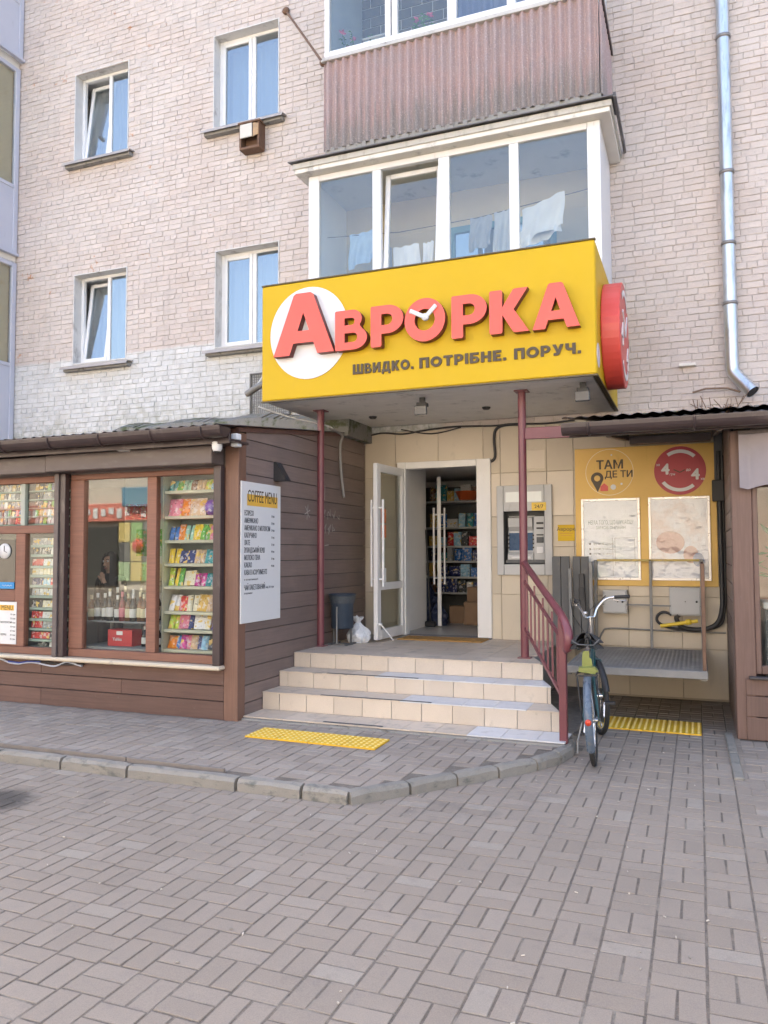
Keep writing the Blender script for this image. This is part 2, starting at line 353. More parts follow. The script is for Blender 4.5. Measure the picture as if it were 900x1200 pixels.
    def build(s, name, mats, parent=None, origin=None, **kw):
        if origin is None:
            a = np.array(s.v); lo, hi = a.min(0), a.max(0); origin = ((lo[0]+hi[0])/2, (lo[1]+hi[1])/2, lo[2])
        return link(name, s.mesh(name, mats, origin), parent, origin, **kw)
WL = {}
def link(name, data, parent=None, origin=(0, 0, 0), label=None, cat=None, group=None, kind=None):
    o = bpy.data.objects.new(name, data); COL.objects.link(o)
    origin = Vector(origin); WL[o.name] = origin
    if parent is not None: o.parent = parent; o.location = origin - WL[parent.name]
    else: o.location = origin
    return tag(o, label, cat, group, kind)
def tag(o, label=None, cat=None, group=None, kind=None):
    if label: o['label'] = label
    if cat: o['category'] = cat
    if group: o['group'] = group
    if kind: o['kind'] = kind
    return o
def thing(name, label, cat, loc=(0, 0, 0), group=None): return link(name, None, None, loc, label, cat, group)
def B(x0, x1, y0, y1, z0, z1, bev=0): return MB().box(x0, x1, y0, y1, z0, z1, bev)
def text(body, h, ext=.002, bold=0., align='CENTER', width=None):
    c = bpy.data.curves.new('text', 'FONT'); c.body = body.replace('Р', 'P'); c.size = h*1.38; c.extrude = ext;  c.resolution_u = 2
    c.align_x = align
    o = bpy.data.objects.new('text', c); me = bpy.data.meshes.new_from_object(o)
    bpy.data.objects.remove(o); bpy.data.curves.remove(c)
    if bold:      # a heavier stroke: shifted copies, each a hair behind the last
        b = MB(); vs = [tuple(v.co) for v in me.vertices]; fs = [list(p.vertices) for p in me.polygons]; d = bold*h
        for i, (dx, dy) in enumerate(((0, 0), (d, 0), (-d, 0), (0, d*.7), (0, -d*.7), (d*.6, d*.5), (-d*.6, -d*.5), (d*.6, -d*.5), (-d*.6, d*.5))): b.add([(x+dx, y+dy, z-.00025*i) for x, y, z in vs], fs)
        me = b.mesh('text', [])
    n = len(me.vertices)
    if width and n:
        co = np.empty(n*3); me.vertices.foreach_get('co', co); co = co.reshape(-1, 3)
        wd = co[:, 0].max()-co[:, 0].min(); k = width/wd; co[:, 0] *= k
        me.vertices.foreach_set('co', co.ravel()); me.update()
    return me
def lettering(name, body, h, pos, face, m, parent, ext=.002, bold=0., align='CENTER', width=None, side=None):
    me = text(body, h, ext, bold, align, width); me.name = name; me.materials.append(m)
    if side:
        me.materials.append(side)
        for p in me.polygons:
            if abs(p.normal.z) < .8: p.material_index = 1
    o = link(name, me, parent, pos)
    o.rotation_euler = (PI/2, 0, PI/2 if face == '+x' else 0)
    return o
def shape2d(name, splines, ext, mats, pos, parent, face='-y', bev=0.):
    c = bpy.data.curves.new(name, 'CURVE'); c.dimensions = '2D'; c.fill_mode = 'BOTH'; c.extrude = ext; c.bevel_depth = bev; c.bevel_resolution = 1
    for pts in splines:
        sp = c.splines.new('POLY'); sp.points.add(len(pts)-1); sp.use_cyclic_u = True
        for p, q in zip(sp.points, pts): p.co = (q[0], q[1], 0, 1)
    o = bpy.data.objects.new(name, c); me = bpy.data.meshes.new_from_object(o)
    bpy.data.objects.remove(o); bpy.data.curves.remove(c); me.name = name
    for m in mats: me.materials.append(m)
    if len(mats) > 1:
        for p in me.polygons:
            if p.normal.z < .8: p.material_index = 1
    o = link(name, me, parent, pos); o.rotation_euler = (PI/2, 0, PI/2 if face == '+x' else 0)
    return o
def arc(cx, cy, r, a0, a1, n=14, ry=None): return [(cx+r*math.cos(math.radians(a0+(a1-a0)*i/n)), cy+(ry or r)*math.sin(math.radians(a0+(a1-a0)*i/n))) for i in range(n+1)]
def circ(cx, cy, r, n=40): return arc(cx, cy, r, 0, 360*(n-1)/n, n-1)
def clip(poly, a, b, c):
    """keep a*x + b*y <= c"""
    out = []
    for i in range(len(poly)):
        p, q = poly[i-1], poly[i]; dp, dq = a*p[0]+b*p[1]-c, a*q[0]+b*q[1]-c
        if (dp <= 0) != (dq <= 0):
            t = dp/(dp-dq); out.append((p[0]+(q[0]-p[0])*t, p[1]+(q[1]-p[1])*t))
        if dq <= 0: out.append(q)
    return out
def holed_wall(mb, x0, x1, z0, z1, holes, y0, y1, mi=0):
    xs = sorted({x0, x1, *[h[0] for h in holes], *[h[1] for h in holes]}); xs = [x for x in xs if x0 <= x <= x1]
    zs = sorted({z0, z1, *[h[2] for h in holes], *[h[3] for h in holes]}); zs = [z for z in zs if z0 <= z <= z1]
    for i in range(len(xs)-1):
        run = None
        for k in range(len(zs)-1):
            cx, cz = (xs[i]+xs[i+1])/2, (zs[k]+zs[k+1])/2
            solid = not any(h[0] < cx < h[1] and h[2] < cz < h[3] for h in holes)
            if solid and run is None: run = zs[k]
            if run is not None and (not solid or k == len(zs)-2):
                mb.box(xs[i], xs[i+1], y0, y1, run, zs[k+1] if solid else zs[k], 0, mi); run = None
    return mb
def corrugated(x0, x1, wl, amp, th, pos, nper=8):
    """profile points (x, dy) of a corrugated sheet and its back"""
    n = max(2, int((x1-x0)/wl*nper)); f = [(x0+(x1-x0)*i/n, amp*math.sin(2*PI*(x0+(x1-x0)*i/n)/wl)) for i in range(n+1)]
    return f + [(x, y+th) for x, y in f[::-1]]
def dup(o, parent, loc, data=None, **kw):
    c = o.copy()
    if data: c.data = data
    COL.objects.link(c); loc = Vector(loc); WL[c.name] = loc
    if parent is not None: c.parent = parent; c.location = loc-WL[parent.name]
    else: c.location = loc
    return c
def curve(pts, n=5):
    P = [Vector(p) for p in pts]; out = []
    for i in range(len(P)-1):
        a, b_, c, d = P[max(i-1, 0)], P[i], P[i+1], P[min(i+2, len(P)-1)]
        for k in range(n):
            t = k/n; out.append(.5*((2*b_)+(c-a)*t+(2*a-5*b_+4*c-d)*t*t+(3*b_-a-3*c+d)*t**3))
    return out+[P[-1]]
YW = 9.80; ZP = -.08; XK = -4.158
# ================================================================ GROUND
plaza = link('plaza', MB().box(-60, 60, -60, 60, -.40, ZP-.0042).mesh('plaza', JOINT), kind='structure')
# raised pavement outline (plan): kerb line, then back along the steps to the wall
KL = [(-9.6, 4.97), (-2.215, 4.955), (-1.93, 5.33), (-1.46, 5.92), (-1.13, 6.47), (-1.05, 6.72), (-1.06, 7.05)]
def in_pave(x, y):
    poly = [(-9.6, 9.8)] + KL + [(-1.06, 9.8)]
    c = False
    for i in range(len(poly)):
        (x1, y1), (x2, y2) = poly[i-1], poly[i]
        if (y1 > y) != (y2 > y) and x < (x2-x1)*(y-y1)/(y2-y1)+x1: c = not c
    return c
pv = MB(); pv.prism([(-9.6, 9.8)] + [(x, y+.03) for x, y in KL] + [(-1.06, 9.8)], (0, 0, -.0044), (1, 0, 0), (0, 1, 0), (0, 0, 1), .3)
pavement = link('pavement', pv.mesh('pavement', JOINT), kind='structure')
def paving(x0, x1, y0, y1, mod, ox, oy, zt, keep, parent, m, name, gap, lim=300):
    L, Wd, T = mod-gap, mod/2-gap, .05
    def pm(sx, sy):
        b = MB(); bv = .0024
        b.add([(-sx/2, -sy/2, -T), (sx/2, -sy/2, -T), (sx/2, sy/2, -T), (-sx/2, sy/2, -T),
               (-sx/2, -sy/2, -bv), (sx/2, -sy/2, -bv), (sx/2, sy/2, -bv), (-sx/2, sy/2, -bv),
               (-sx/2+bv, -sy/2+bv, 0), (sx/2-bv, -sy/2+bv, 0), (sx/2-bv, sy/2-bv, 0), (-sx/2+bv, sy/2-bv, 0)],
              [[0, 1, 5, 4], [1, 2, 6, 5], [2, 3, 7, 6], [3, 0, 4, 7], [4, 5, 9, 8], [5, 6, 10, 9], [6, 7, 11, 10], [7, 4, 8, 11], [8, 9, 10, 11]])
        return b
    mh, mv = pm(L, Wd), pm(Wd, L); meh, mev = mh.mesh('paver', m), mv.mesh('paver', m)
    cells = []
    rr = random.Random(3)
    for i in range(int((x0-ox)/mod)-1, int((x1-ox)/mod)+2):
        for j in range(int((y0-oy)/mod)-1, int((y1-oy)/mod)+2):
            cx, cy = ox+i*mod, oy+j*mod + (i % 2)*.018
            for k in (-1, 1):
                h = (i+j) % 2
                px, py = (cx, cy+k*mod/4) if h else (cx+k*mod/4, cy)
                if not (x0 < px < x1 and y0 < py < y1) or not keep(px, py): continue
                z = zt + max(-.0012, rr.gauss(0, .0008)); tx, ty, rz = rr.gauss(0, .0045), rr.gauss(0, .0045), rr.gauss(0, .010)
                q = proj((px, py, z)); vis = q and -8 < q[0] < 908 and q[1] < 1208
                if q is None or q[2] < .4 or q[0] < -450 or q[0] > 1350 or q[1] > 1900: continue
                cells.append((0 if vis else 1, q[2], px, py, z, tx, ty, rz, h))
    cells.sort()
    far = MB()
    for n, (vv, d, px, py, z, tx, ty, rz, h) in enumerate(cells):
        if n < lim and vv == 0:
            o = link('paver', meh if h else mev, parent, (px, py, z)); o.rotation_euler = (tx, ty, rz)
        else:
            src = mh if h else mv; c, s_ = math.cos(rz), math.sin(rz)
            far.add([(px+x*c-y*s_, py+x*s_+y*c, z+zz+x*-ty+y*tx) for x, y, zz in src.v], src.f)
    far.build('paver_field', m, parent, (0, 0, 0), kind='stuff')
paving(-7, 4.5, 1.2, 9.78, .2134, .1067-.004, .02, ZP, lambda x, y: not in_pave(x-.04, y-.12) and not (x > .36 and y > 5.5), plaza, PAVER, 'paver', .0105)
paving(.36, 4.5, 5.5, 7.9, .2134, .1067+.2134*2-.12, .06, ZP, lambda x, y: x > .36, plaza, PAVER2, 'paver', .0105, 0)
paving(-8.5, -1.0, 5.0, 6.75, .2134, .03, .085, 0, lambda x, y: in_pave(x, y-.085) and in_pave(x+.08, y-.05) and y < 6.72 and not (x < XK and y > 6.60), pavement, PAVER2, 'paver', .011, 300)
# kerb of separate stones
kerb = link('kerb', B(-9.6, -2.3, 4.97, 5.03, -.3, -.10).mesh('kerb', JOINT), kind='structure')
def kerb_stone(a, b_, h=.0, drop=0):
    h += .016
    a, b_ = Vector((*a, 0)), Vector((*b_, 0)); d = (b_-a).normalized(); nrm = Vector((-d.y, d.x, 0)); L = (b_-a).length
    if nrm.y < 0 and abs(d.x) > .5: nrm = -nrm
    prof = [(0, -.30), (0, .050), (.020, .074), (.070, .079), (.085, .074), (.085, -.30)]
    q = MB(); n = 6
    for i in range(n+1):
        t = min(max(i/n*L, .006), L-.006); e = .006 if i in (0, n) else 0
        for (u, z) in prof:
            zz = z + (random.uniform(-.004, .004) if z > 0 else 0) - (e if z > 0 else 0)
            p = a + d*t + nrm*(u+(random.uniform(-.003, .003) if z > 0 else 0)); q.v.append((p.x, p.y, ZP+zz+h))
    k = len(prof)
    for i in range(n):
        for j in range(k-1): q.f.append([i*k+j, (i+1)*k+j, (i+1)*k+j+1, i*k+j+1]); q.m.append(0); q.sm.append(False)
    for st in (0, n): q.f.append([st*k+j for j in range(k)][::(-1 if st == 0 else 1)]); q.m.append(0); q.sm.append(False)
    me = q.mesh('kerb_stone', KERB); me.validate()
    import bmesh
    bm = bmesh.new(); bm.from_mesh(me); bmesh.ops.recalc_face_normals(bm, faces=bm.faces); bm.to_mesh(me); bm.free()
    return link('kerb_stone', me, kerb, (0, 0, 0))
WL['kerb'] = Vector((0, 0, 0))
x = -8.9
for L in (.98, .95, 1.0, .62, .66, .64, .96, .52, .56): 
    if x + L > -2.23: L = -2.212-x
    kerb_stone((x, 4.925), (x+L-.012, 4.925)); x += L
    if x > -2.25: break
if x < -2.25: kerb_stone((x, 4.925), (-2.215, 4.925))
dg = [(-2.20, 4.925), (-1.90, 5.285), (-1.655, 5.61), (-1.42, 5.91), (-1.19, 6.22), (-1.055, 6.50), (-1.00, 6.76), (-1.02, 7.04)]
for a, b_ in zip(dg, dg[1:]): kerb_stone(a, (a[0]+(b_[0]-a[0])*.985, a[1]+(b_[1]-a[1])*.985), -.004)
STRIP = mat('weathered_board', (.19, .165, .145), .9, .25, 12, .3, 120)
fs = thing('edging_board', 'thin weathered board lying on edge along the back of the kerb', 'board', (-4.3, 5.05, 0))
MB().bar((-6.9, 5.048, .012), (-4.16, 5.050, .012), .022, .052, .003).build('board', STRIP, fs); MB().bar((-4.15, 5.050, .011), (-3.27, 5.054, .008), .022, .05, .003).build('board', STRIP, fs)
sk = thing('kerb_strip', 'narrow concrete kerb strip set in the paving beside the right-hand kiosk corner', 'kerb', (.28, 7.2, ZP))
for i in range(2): MB().bar((.245-.01*i, 6.50+.8*i, ZP-.01), (.235-.01*i, 7.28+.78*i, ZP-.01), .072, .06, .008).build('kerb_stone', KERB, sk)

# ================================================================ APARTMENT BUILDING
bld = thing('apartment_building', 'old pink painted brick apartment block with a white band and glazed balconies', 'building', (-4, 9.8, 0))
WIN = [(-9.275, -8.195, 7.955, 9.42, True), (-6.62, -5.50, 7.955, 9.40, False), (-9.235, -8.18, 4.635, 6.085, True), (-6.565, -5.49, 4.635, 6.09, False)]
BALW = [(-2.95, -1.55, 4.2, 5.86), (-2.9, -1.4, 7.4, 9.2)]
holes = [wn[:4] for wn in WIN] + BALW
wall = holed_wall(MB(), -45, 40, 3.06, 17.0, holes, 9.812, 10.02).build('brick_wall', MORTAR, bld, (0, 9.8, 3))
holed_wall(MB(), -45, 40, -.4, 3.058, [(-3.60, -2.50, .527, 2.78), (-2.26, -1.74, 1.45, 2.13)], 9.806, 10.0).build('ground_floor_wall', mat('tile_grout', (.36, .31, .24), .9, .1, 5, .2, 60), bld)
MB().box(-45, 40, 22, 22.3, -.4, 17).box(-45, 40, 10.02, 22, 16.8, 17).box(-45, -44.7, 10.02, 22, -.4, 16.8).box(39.7, 40, 10.02, 22, -.4, 16.8).build('building_shell', MORTAR, bld)
MB().box(-14, 6, 10.9, 11.0, 3.9, 16.7).box(-14, 6, 10.03, 10.9, 3.35, 3.9).box(-14, 6, 10.03, 10.9, 6.75, 6.95).box(-14, 6, 10.03, 10.9, 10.1, 10.3).build('room_wall', DARKROOM, bld)
# bricks: 300 nearest as parts, the rest one mesh
CH, SL, HL, J = .0772, .231, .1125, .0062
def brick(l, h=CH-.0068):
    b = MB(); bv, d = .005, .018; sx = l/2
    rx = lambda: random.uniform(-.003, .003)
    b.add([(-sx, d, 0), (sx, d, 0), (sx, d, h), (-sx, d, h), (-sx, bv, 0), (sx, bv, 0), (sx, bv, h), (-sx, bv, h),
           (-sx+bv+rx(), rx(), bv), (sx-bv, rx(), bv+rx()), (sx-bv+rx(), rx(), h-bv), (-sx+bv, rx(), h-bv+rx())],
          [[0, 1, 5, 4], [1, 2, 6, 5], [2, 3, 7, 6], [3, 0, 4, 7], [4, 5, 9, 8], [5, 6, 10, 9], [6, 7, 11, 10], [7, 4, 8, 11], [8, 9, 10, 11]])
    return b
bs, bh = [brick(SL-.0045) for _ in range(4)], [brick(HL-.0045) for _ in range(4)]
bsm, bhm = [b.mesh('brick', BRICK) for b in bs], [b.mesh('brick', BRICK) for b in bh]
near, rest = [], MB()
z = 3.07; row = 0
blocks = [(h[0]-.0, h[1]+.0, h[2]-.0, h[3]+.0) for h in holes]
rr = random.Random(11)
while z < 11.6:
    iv = [(-10.75, 3.2)]
    for h in blocks:
        if h[2] < z+CH*.6 and h[3] > z+CH*.4:
            nv = []
            for a, b_ in iv:
                if h[0] > a and h[1] < b_: nv += [(a, h[0]), (h[1], b_)]
                else: nv.append((a, b_))
            iv = nv
    hdr = row % 4 == 3
    for a, b_ in iv:
        x = a; ph = (row % 2)*SL/2 if not hdr else HL*.5
        first = True
        while x < b_-.02:
            full = HL if hdr or (first and row % 2 and not hdr) or rr.random() < .06 else SL
            first = False
            l = min(full, b_-x)
            cx = x+l/2; jit = (cx+rr.uniform(-.002, .002), 9.8035+rr.uniform(-.005, .0035), z+rr.uniform(-.003, .003))
            if l > full-.001:
                q = proj((cx, 9.8, z)); ok = q and 2 < q[0] < 898 and 2 < q[1] < 478 and not (345 < q[0] < 722 and q[1] < 500) and not (305 < q[0] < 730 and q[1] > 280)
                near.append((0 if ok else 1, q[2] if q else 99, *jit, full == HL, rr.randrange(4)))
            elif l > .03:
                b = brick(l-.0045); rest.add([(p+jit[0], qq+jit[1], s_+jit[2]) for p, qq, s_ in b.v], b.f)
            x += l
    z += CH; row += 1
near.sort()
for n, (ok, d, x, y, z, isH, k) in enumerate(near):
    if n < 300 and ok == 0: link('brick', (bhm if isH else bsm)[k], wall, (x, y, z))
    else: src = (bh if isH else bs)[k]; rest.add([(p+x, qq+y, s_+z) for p, qq, s_ in src.v], src.f)
rest.build('brick_field', BRICK, wall, (0, 0, 0), kind='stuff')

def window(x0, x1, z0, z1, tilted, lab=None):
    f = MB(); t = .055; ya, yb = 9.965, 10.03; xm = x0+(x1-x0)*.535
    f.box(x0, x0+t, ya, yb, z0, z1, .005).box(x1-t, x1, ya, yb, z0, z1, .005).box(x0+t+.002, x1-t-.002, ya+.002, yb, z0, z0+t, .005).box(x0+t+.002, x1-t-.002, ya+.002, yb, z1-t, z1, .005)
    f.box(xm-.03, xm+.03, ya+.001, yb, z0+t+.002, z1-t-.002, .005)
    wo = f.build('window', WHITE, bld)
    l = MB()   # plastered reveals
    l.box(x0-.002, x0+.012, 9.795, 10.02, z0, z1).box(x1-.012, x1+.002, 9.795, 10.02, z0, z1).box(x0+.013, x1-.013, 9.7955, 10.02, z1-.012, z1+.002).box(x0+.013, x1-.013, 9.80, 10.02, z0-.002, z0+.012)
    l.build('reveal', PLASTER, wo)
    # opening sash (left) and fixed pane (right)
    sx0, sx1, sz0, sz1 = x0+t+.003, xm-.033, z0+t+.003, z1-t-.003; w_ = .052
    s_ = MB(); s_.box(sx0, sx0+w_, 9.955, 10.0, sz0, sz1, .005).box(sx1-w_, sx1, 9.955, 10.0, sz0, sz1, .005).box(sx0+w_+.001, sx1-w_-.001, 9.956, 10.0, sz0, sz0+w_, .005).box(sx0+w_+.001, sx1-w_-.001, 9.956, 10.0, sz1-w_, sz1, .005)
    og = ((sx0+sx1)/2, 9.99, sz0)
    so_ = s_.build('sash', WHITE, wo, og)
    pn = B(sx0+w_-.004, sx1-w_+.004, 9.975, 9.981, sz0+w_-.004, sz1-w_+.004).build('pane', GL_UP, wo, og)
    if tilted: so_.rotation_euler = pn.rotation_euler = (math.radians(-7.5), 0, 0)
    B(xm+.026, x1-t+.004, 9.985, 9.991, z0+t-.004, z1-t+.004).build('pane', GL_UP, wo)
    VO = mat('voile', (.62, .63, .64), .95, .06, 6, .1, 100)
    def curt(a, b_, y, m, ph):
        pr = [(a+(b_-a)*i/40, .025*math.sin(i*1.1+ph)) for i in range(41)]; pr += [(p, q+.004) for p, q in pr[::-1]]
        MB().prism(pr, (0, y, z1+.005), (1, 0, 0), (0, 1, 0), (0, 0, 1), z1-z0-.06).build('curtain', m, wo)
    B(x0-.3, x1+.3, 10.022, 10.6, z1+.01, z1+.05).build('room_ceiling', WHITE, wo); B(x0-.34, x0-.30, 10.022, 10.6, z0, z1+.05).build('room_side', WHITE, wo); curt(x0-.1, x1+.1, 10.27, VO, x0*2); curt(x0+.08, x0+(.36 if tilted else .5), 10.35, CURT, x0); curt(x1-.42, x1-.06, 10.35, CURT, x1)
    sl_ = MB(); sl_.prism([(0, 0), (.30, .035), (.30, .05), (.005, .016), (-.012, -.035), (-.016, -.035)], (x0-.13, 9.665, z0-.075), (0, 1, 0), (0, 0, 1), (-1, 0, 0), x1-x0+.26); 
    sl_.build('sill', mat('zinc_sill', (.36, .33, .31), .55, .25, 6, .2, 60), wo)
    B(x0-.10, x1+.10, 9.70, 9.80, z0-.135, z0-.079, .006).build('sill_ledge', CONC, wo)
for wn in WIN: window(*wn)

# ---- lower glazed balcony
BY = 8.69
bal = MB().box(-4.45, -.90, 8.70, 9.79, 3.36, 3.50).box(-4.45, -.90, 8.715, 8.755, 3.50, 4.42).build('balcony', CONC, bld)
MB().box(-4.42, -.93, 9.775, 9.792, 5.86, 6.44).box(-4.42, -2.95, 9.775, 9.792, 3.50, 5.858).box(-1.55, -.93, 9.775, 9.792, 3.50, 5.858).box(-2.95, -1.55, 9.775, 9.792, 3.50, 4.20).build('back_wall', BACKWALL, bal)
wf = MB(); wf.box(-2.95, -1.55, 9.77, 9.83, 5.78, 5.86).box(-2.95, -2.87, 9.77, 9.83, 4.2, 5.778).box(-1.63, -1.55, 9.77, 9.83, 4.2, 5.778).box(-2.28, -2.22, 9.77, 9.83, 4.2, 5.778); wf.build('room_window_frame', TEAL, bal)
B(-2.87, -1.63, 9.80, 9.805, 4.2, 5.78).build('room_pane', GL_UP, bal)
MB().box(-4.45, -4.305, BY, BY+.07, 4.42, 6.33, .006).box(-1.035, -.895, BY, BY+.07, 4.42, 6.33, .006).box(-4.303, -1.037, BY+.003, BY+.07, 6.255, 6.33, .005).box(-4.303, -1.037, BY+.003, BY+.07, 4.42, 4.50, .005).build('frame', WHITE, bal)
for a, b_ in ((-3.585, -3.475), (-2.745, -2.612), (-1.905, -1.795)): B(a, b_, BY+.001, BY+.068, 4.502, 6.253, .006).build('mullion', WHITE, bal)
for a, b_, ty in ((-4.305, -3.585, 0), (-3.475, -2.745, 1), (-2.612, -1.905, 0), (-1.795, -1.035, 0)):
    og = ((a+b_)/2, BY+.05, 4.50)
    if ty:
        s_ = MB(); t = .06
        s_.box(a+.005, a+.005+t, BY+.01, BY+.06, 4.505, 6.25, .005).box(b_-.005-t, b_-.005, BY+.01, BY+.06, 4.505, 6.25, .005).box(a+t+.007, b_-t-.007, BY+.012, BY+.06, 6.19, 6.25, .005).box(a+t+.007, b_-t-.007, BY+.012, BY+.06, 4.505, 4.57, .005)
        o1 = s_.build('sash', WHITE, bal, og); o2 = B(a+.06, b_-.06, BY+.03, BY+.036, 4.56, 6.195).build('pane', GL_BAL, bal, og)
        o1.rotation_euler = o2.rotation_euler = (math.radians(-5), 0, 0)
    else: B(a-.003, b_+.003, BY+.03, BY+.036, 4.495, 6.26).build('pane', GL_BAL, bal, og)
# right cheek, left cheek, cornice, flashing, slab
B(-.93, -.90, BY+.072, 9.79, 3.50, 6.33).build('side_panel', LILAC if False else WHITE, bal); B(-4.45, -4.42, BY+.072, 9.79, 3.50, 6.33).build('side_panel', WHITE, bal)
MB().box(-4.58, -.775, BY-.13, 9.785, 6.332, 6.40, .006).build('cornice', SOFFIT, bal)
MB().box(-4.60, -.755, BY-.15, BY-.12, 6.385, 6.455, .006).box(-.775, -.755, BY-.119, 9.785, 6.385, 6.455, .004).box(-4.60, -4.58, BY-.119, 9.785, 6.385, 6.455, .004).build('fascia', CREAM if False else mat('cornice_fascia', (.50, .49, .45), .6, .1, 4, .05, 40, dirt=((.3, .29, .26), .5, .75, 5, (2, 2, 1))), bal)
fl = MB(); fl.prism([(0, 0), (.62, .11), (.62, .116), (0, .012)], (-4.64, BY-.20, 6.458), (0, 1, 0), (0, 0, 1), (-1, 0, 0), 3.93); fl.box(-.735, -.705, BY-.2, 9.785, 6.44, 6.49)
fl.build('flashing', mat('tarred_flashing', (.13, .125, .13), .6, .25, 7, .25, 50, dirt=((.25, .24, .22), .5, .75, 6, (1, 1, 1))), bal)
B(-4.42, -.95, 8.80, 9.78, 6.405, 6.44).build('ceiling', mat('balcony_ceiling', (.30, .32, .34), .9, .1, 3, .1, 40), bal)
# ---- upper balcony with corrugated parapet
ub = MB()
n = 60
ub.box(-4.20, -.885, 8.74, 9.785, 6.50, 6.63)
for i in range(n):     # crumbling slab edge
    a = -4.21+3.335*i/n; ub.box(a, a+3.335/n, 8.655+random.uniform(0, .02), 8.738, 6.495+random.uniform(0, .012), 6.632+random.uniform(-.018, .012))
ub = ub.build('upper_balcony', CONC, bld)
def csheet(x0, x1, z0, z1, y, m, dz=0):
    pr = corrugated(x0, x1, .106, .026, .007, 0); return MB().prism(pr, (0, y, z1), (1, 0, 0), (0, 1, 0), (0, 0, 1), z1-z0).build('corrugated_sheet', m, ub)
for i, (a, b_) in enumerate(((-4.215, -4.01), (-4.022, -2.99), (-3.005, -1.96), (-1.975, -.885))): csheet(a, b_, 6.60+.012*(i % 2), 7.735, 8.665-.006*(i % 2), ASB)
pr = corrugated(8.68, 9.79, .106, .012, .007, 0); MB().prism([(p, q) for p, q in pr], (-.872, 0, 7.735), (0, 1, 0), (1, 0, 0), (0, 0, 1), 1.12).build('corrugated_sheet', ASB, ub)
MB().prism(pr, (-4.225, 0, 7.735), (0, 1, 0), (1, 0, 0), (0, 0, 1), 1.12).build('corrugated_sheet', ASB, ub)
MB().box(-4.25, -.85, 8.625, 8.75, 7.737, 7.762, .004).box(-4.24, -.86, 8.645, 8.74, 7.764, 7.80, .004).build('rail_ledge', mat('old_white_paint', (.48, .47, .45), .7, .15, 5, .2, 60, dirt=((.2, .19, .18), .5, .72, 6, (1, 1, 1))), ub)
B(-.868, -.835, 8.62, 9.785, 7.69, 7.765, .004).build('edge_batten', BROWNM, ub)
MB().box(-4.215, -4.15, 8.66, 8.73, 7.802, 9.6, .005).box(-.94, -.875, 8.66, 8.73, 7.802, 9.6, .005).box(-4.148, -.942, 8.662, 8.73, 7.802, 7.875, .005).box(-4.148, -.942, 8.662, 8.73, 9.53, 9.6, .005).build('frame', WHITE, ub)
for a, b_ in ((-3.40, -3.33), (-3.31, -3.24), (-2.61, -2.50), (-1.90, -1.80)): B(a, b_, 8.661, 8.728, 7.877, 9.528, .005).build('mullion', WHITE, ub)
for a, b_ in ((-4.152, -3.398), (-3.242, -2.608), (-2.502, -1.898), (-1.802, -.938)): B(a, b_, 8.69, 8.696, 7.872, 9.532).build('pane', GL_BAL, ub)
MB().box(-4.25, -.85, 8.60, 9.785, 9.602, 9.75).build('balcony_roof', CONC, ub)
MB().box(-4.20, -.90, 9.775, 9.79, 6.64, 7.4).box(-4.20, -2.9, 9.775, 9.79, 7.4, 9.6).box(-1.4, -.9, 9.775, 9.79, 7.4, 9.6).box(-2.9, -1.4, 9.775, 9.79, 9.2, 9.6).build('back_wall', WMORTAR, ub)
gb = MB(); z = 7.60; r_ = 0
while z < 9.5:
    x = -4.19 - (.15 if r_ % 2 else 0)
    while x < -2.95:
        a, b_ = max(x, -4.19), min(x+.285, -2.95)
        if b_-a > .04: gb.box(a, b_, 9.762, 9.777, z, z+.125, .003)
        x += .30
    z += .14; r_ += 1
gb.build('grey_bricks', GREYBRICK, ub, kind='stuff')
B(-4.196, -4.17, 8.74, 9.77, 6.64, 9.59).build('side_lining', mat('blue_white_lining', (.42, .47, .50), .8, .08, 3, .1, 40), ub); B(-.93, -.90, 8.74, 9.77, 6.64, 9.59).build('side_lining', WHITE, ub)
pr = [(-2.86+1.40*i/60, .03*math.sin(i*.9)) for i in range(61)]; pr += [(p, q+.004) for p, q in pr[::-1]]
MB().prism(pr, (0, 9.70, 9.4), (1, 0, 0), (0, 1, 0), (0, 0, 1), 1.9).build('curtain', CURTB, ub)

# ---- loggia at the far left edge
lg = MB().box(-14, -10.47, 8.72, 9.785, 6.46, 6.58).build('side_loggia', SOFFIT, bld); MB().box(-14, -10.47, 8.72, 9.785, 9.78, 9.90).build('slab', SOFFIT, lg)
for (z0, z1, zs, xo) in ((3.2, 6.44, 4.75, 0), (6.60, 9.76, 7.75, .0), (9.92, 13, 10.9, .05)):
    xo -= 10.44
    MB().box(xo-.06, xo, 9.70, 9.785, z0, z1, .004).box(xo-.06, xo, 8.72, 8.80, z0, z1, .004).box(xo-.06, xo-.002, 8.802, 9.698, zs-.06, zs, .004).box(xo-.06, xo-.002, 8.802, 9.698, z1-.07, z1, .004).box(xo-.06, xo-.002, 8.802, 9.698, z0, z0+.07, .004).build('frame', LILAC, lg)
    B(xo-.045, xo-.015, 8.80, 9.70, z0+.07, zs-.06).build('panel', LILAC, lg)
    B(xo-.035, xo-.03, 8.80, 9.70, zs, z1-.07).build('pane', GL_BAL, lg); B(xo-.075, xo-.07, 8.75, 9.69, zs, z1-.07).build('blind', BACKWALL, lg)
    B(xo-.03, xo+.045, 8.66, 9.785, z0-.05, z0-.004, .004).build('ledge', LILAC, lg)
MB().box(-14, -10.6, 9.70, 9.78, 6.6, 9.76).box(-14, -10.6, 9.70, 9.78, 9.92, 13).box(-14, -10.6, 9.70, 9.78, 3.2, 6.44).build('back_wall', BACKWALL, lg)

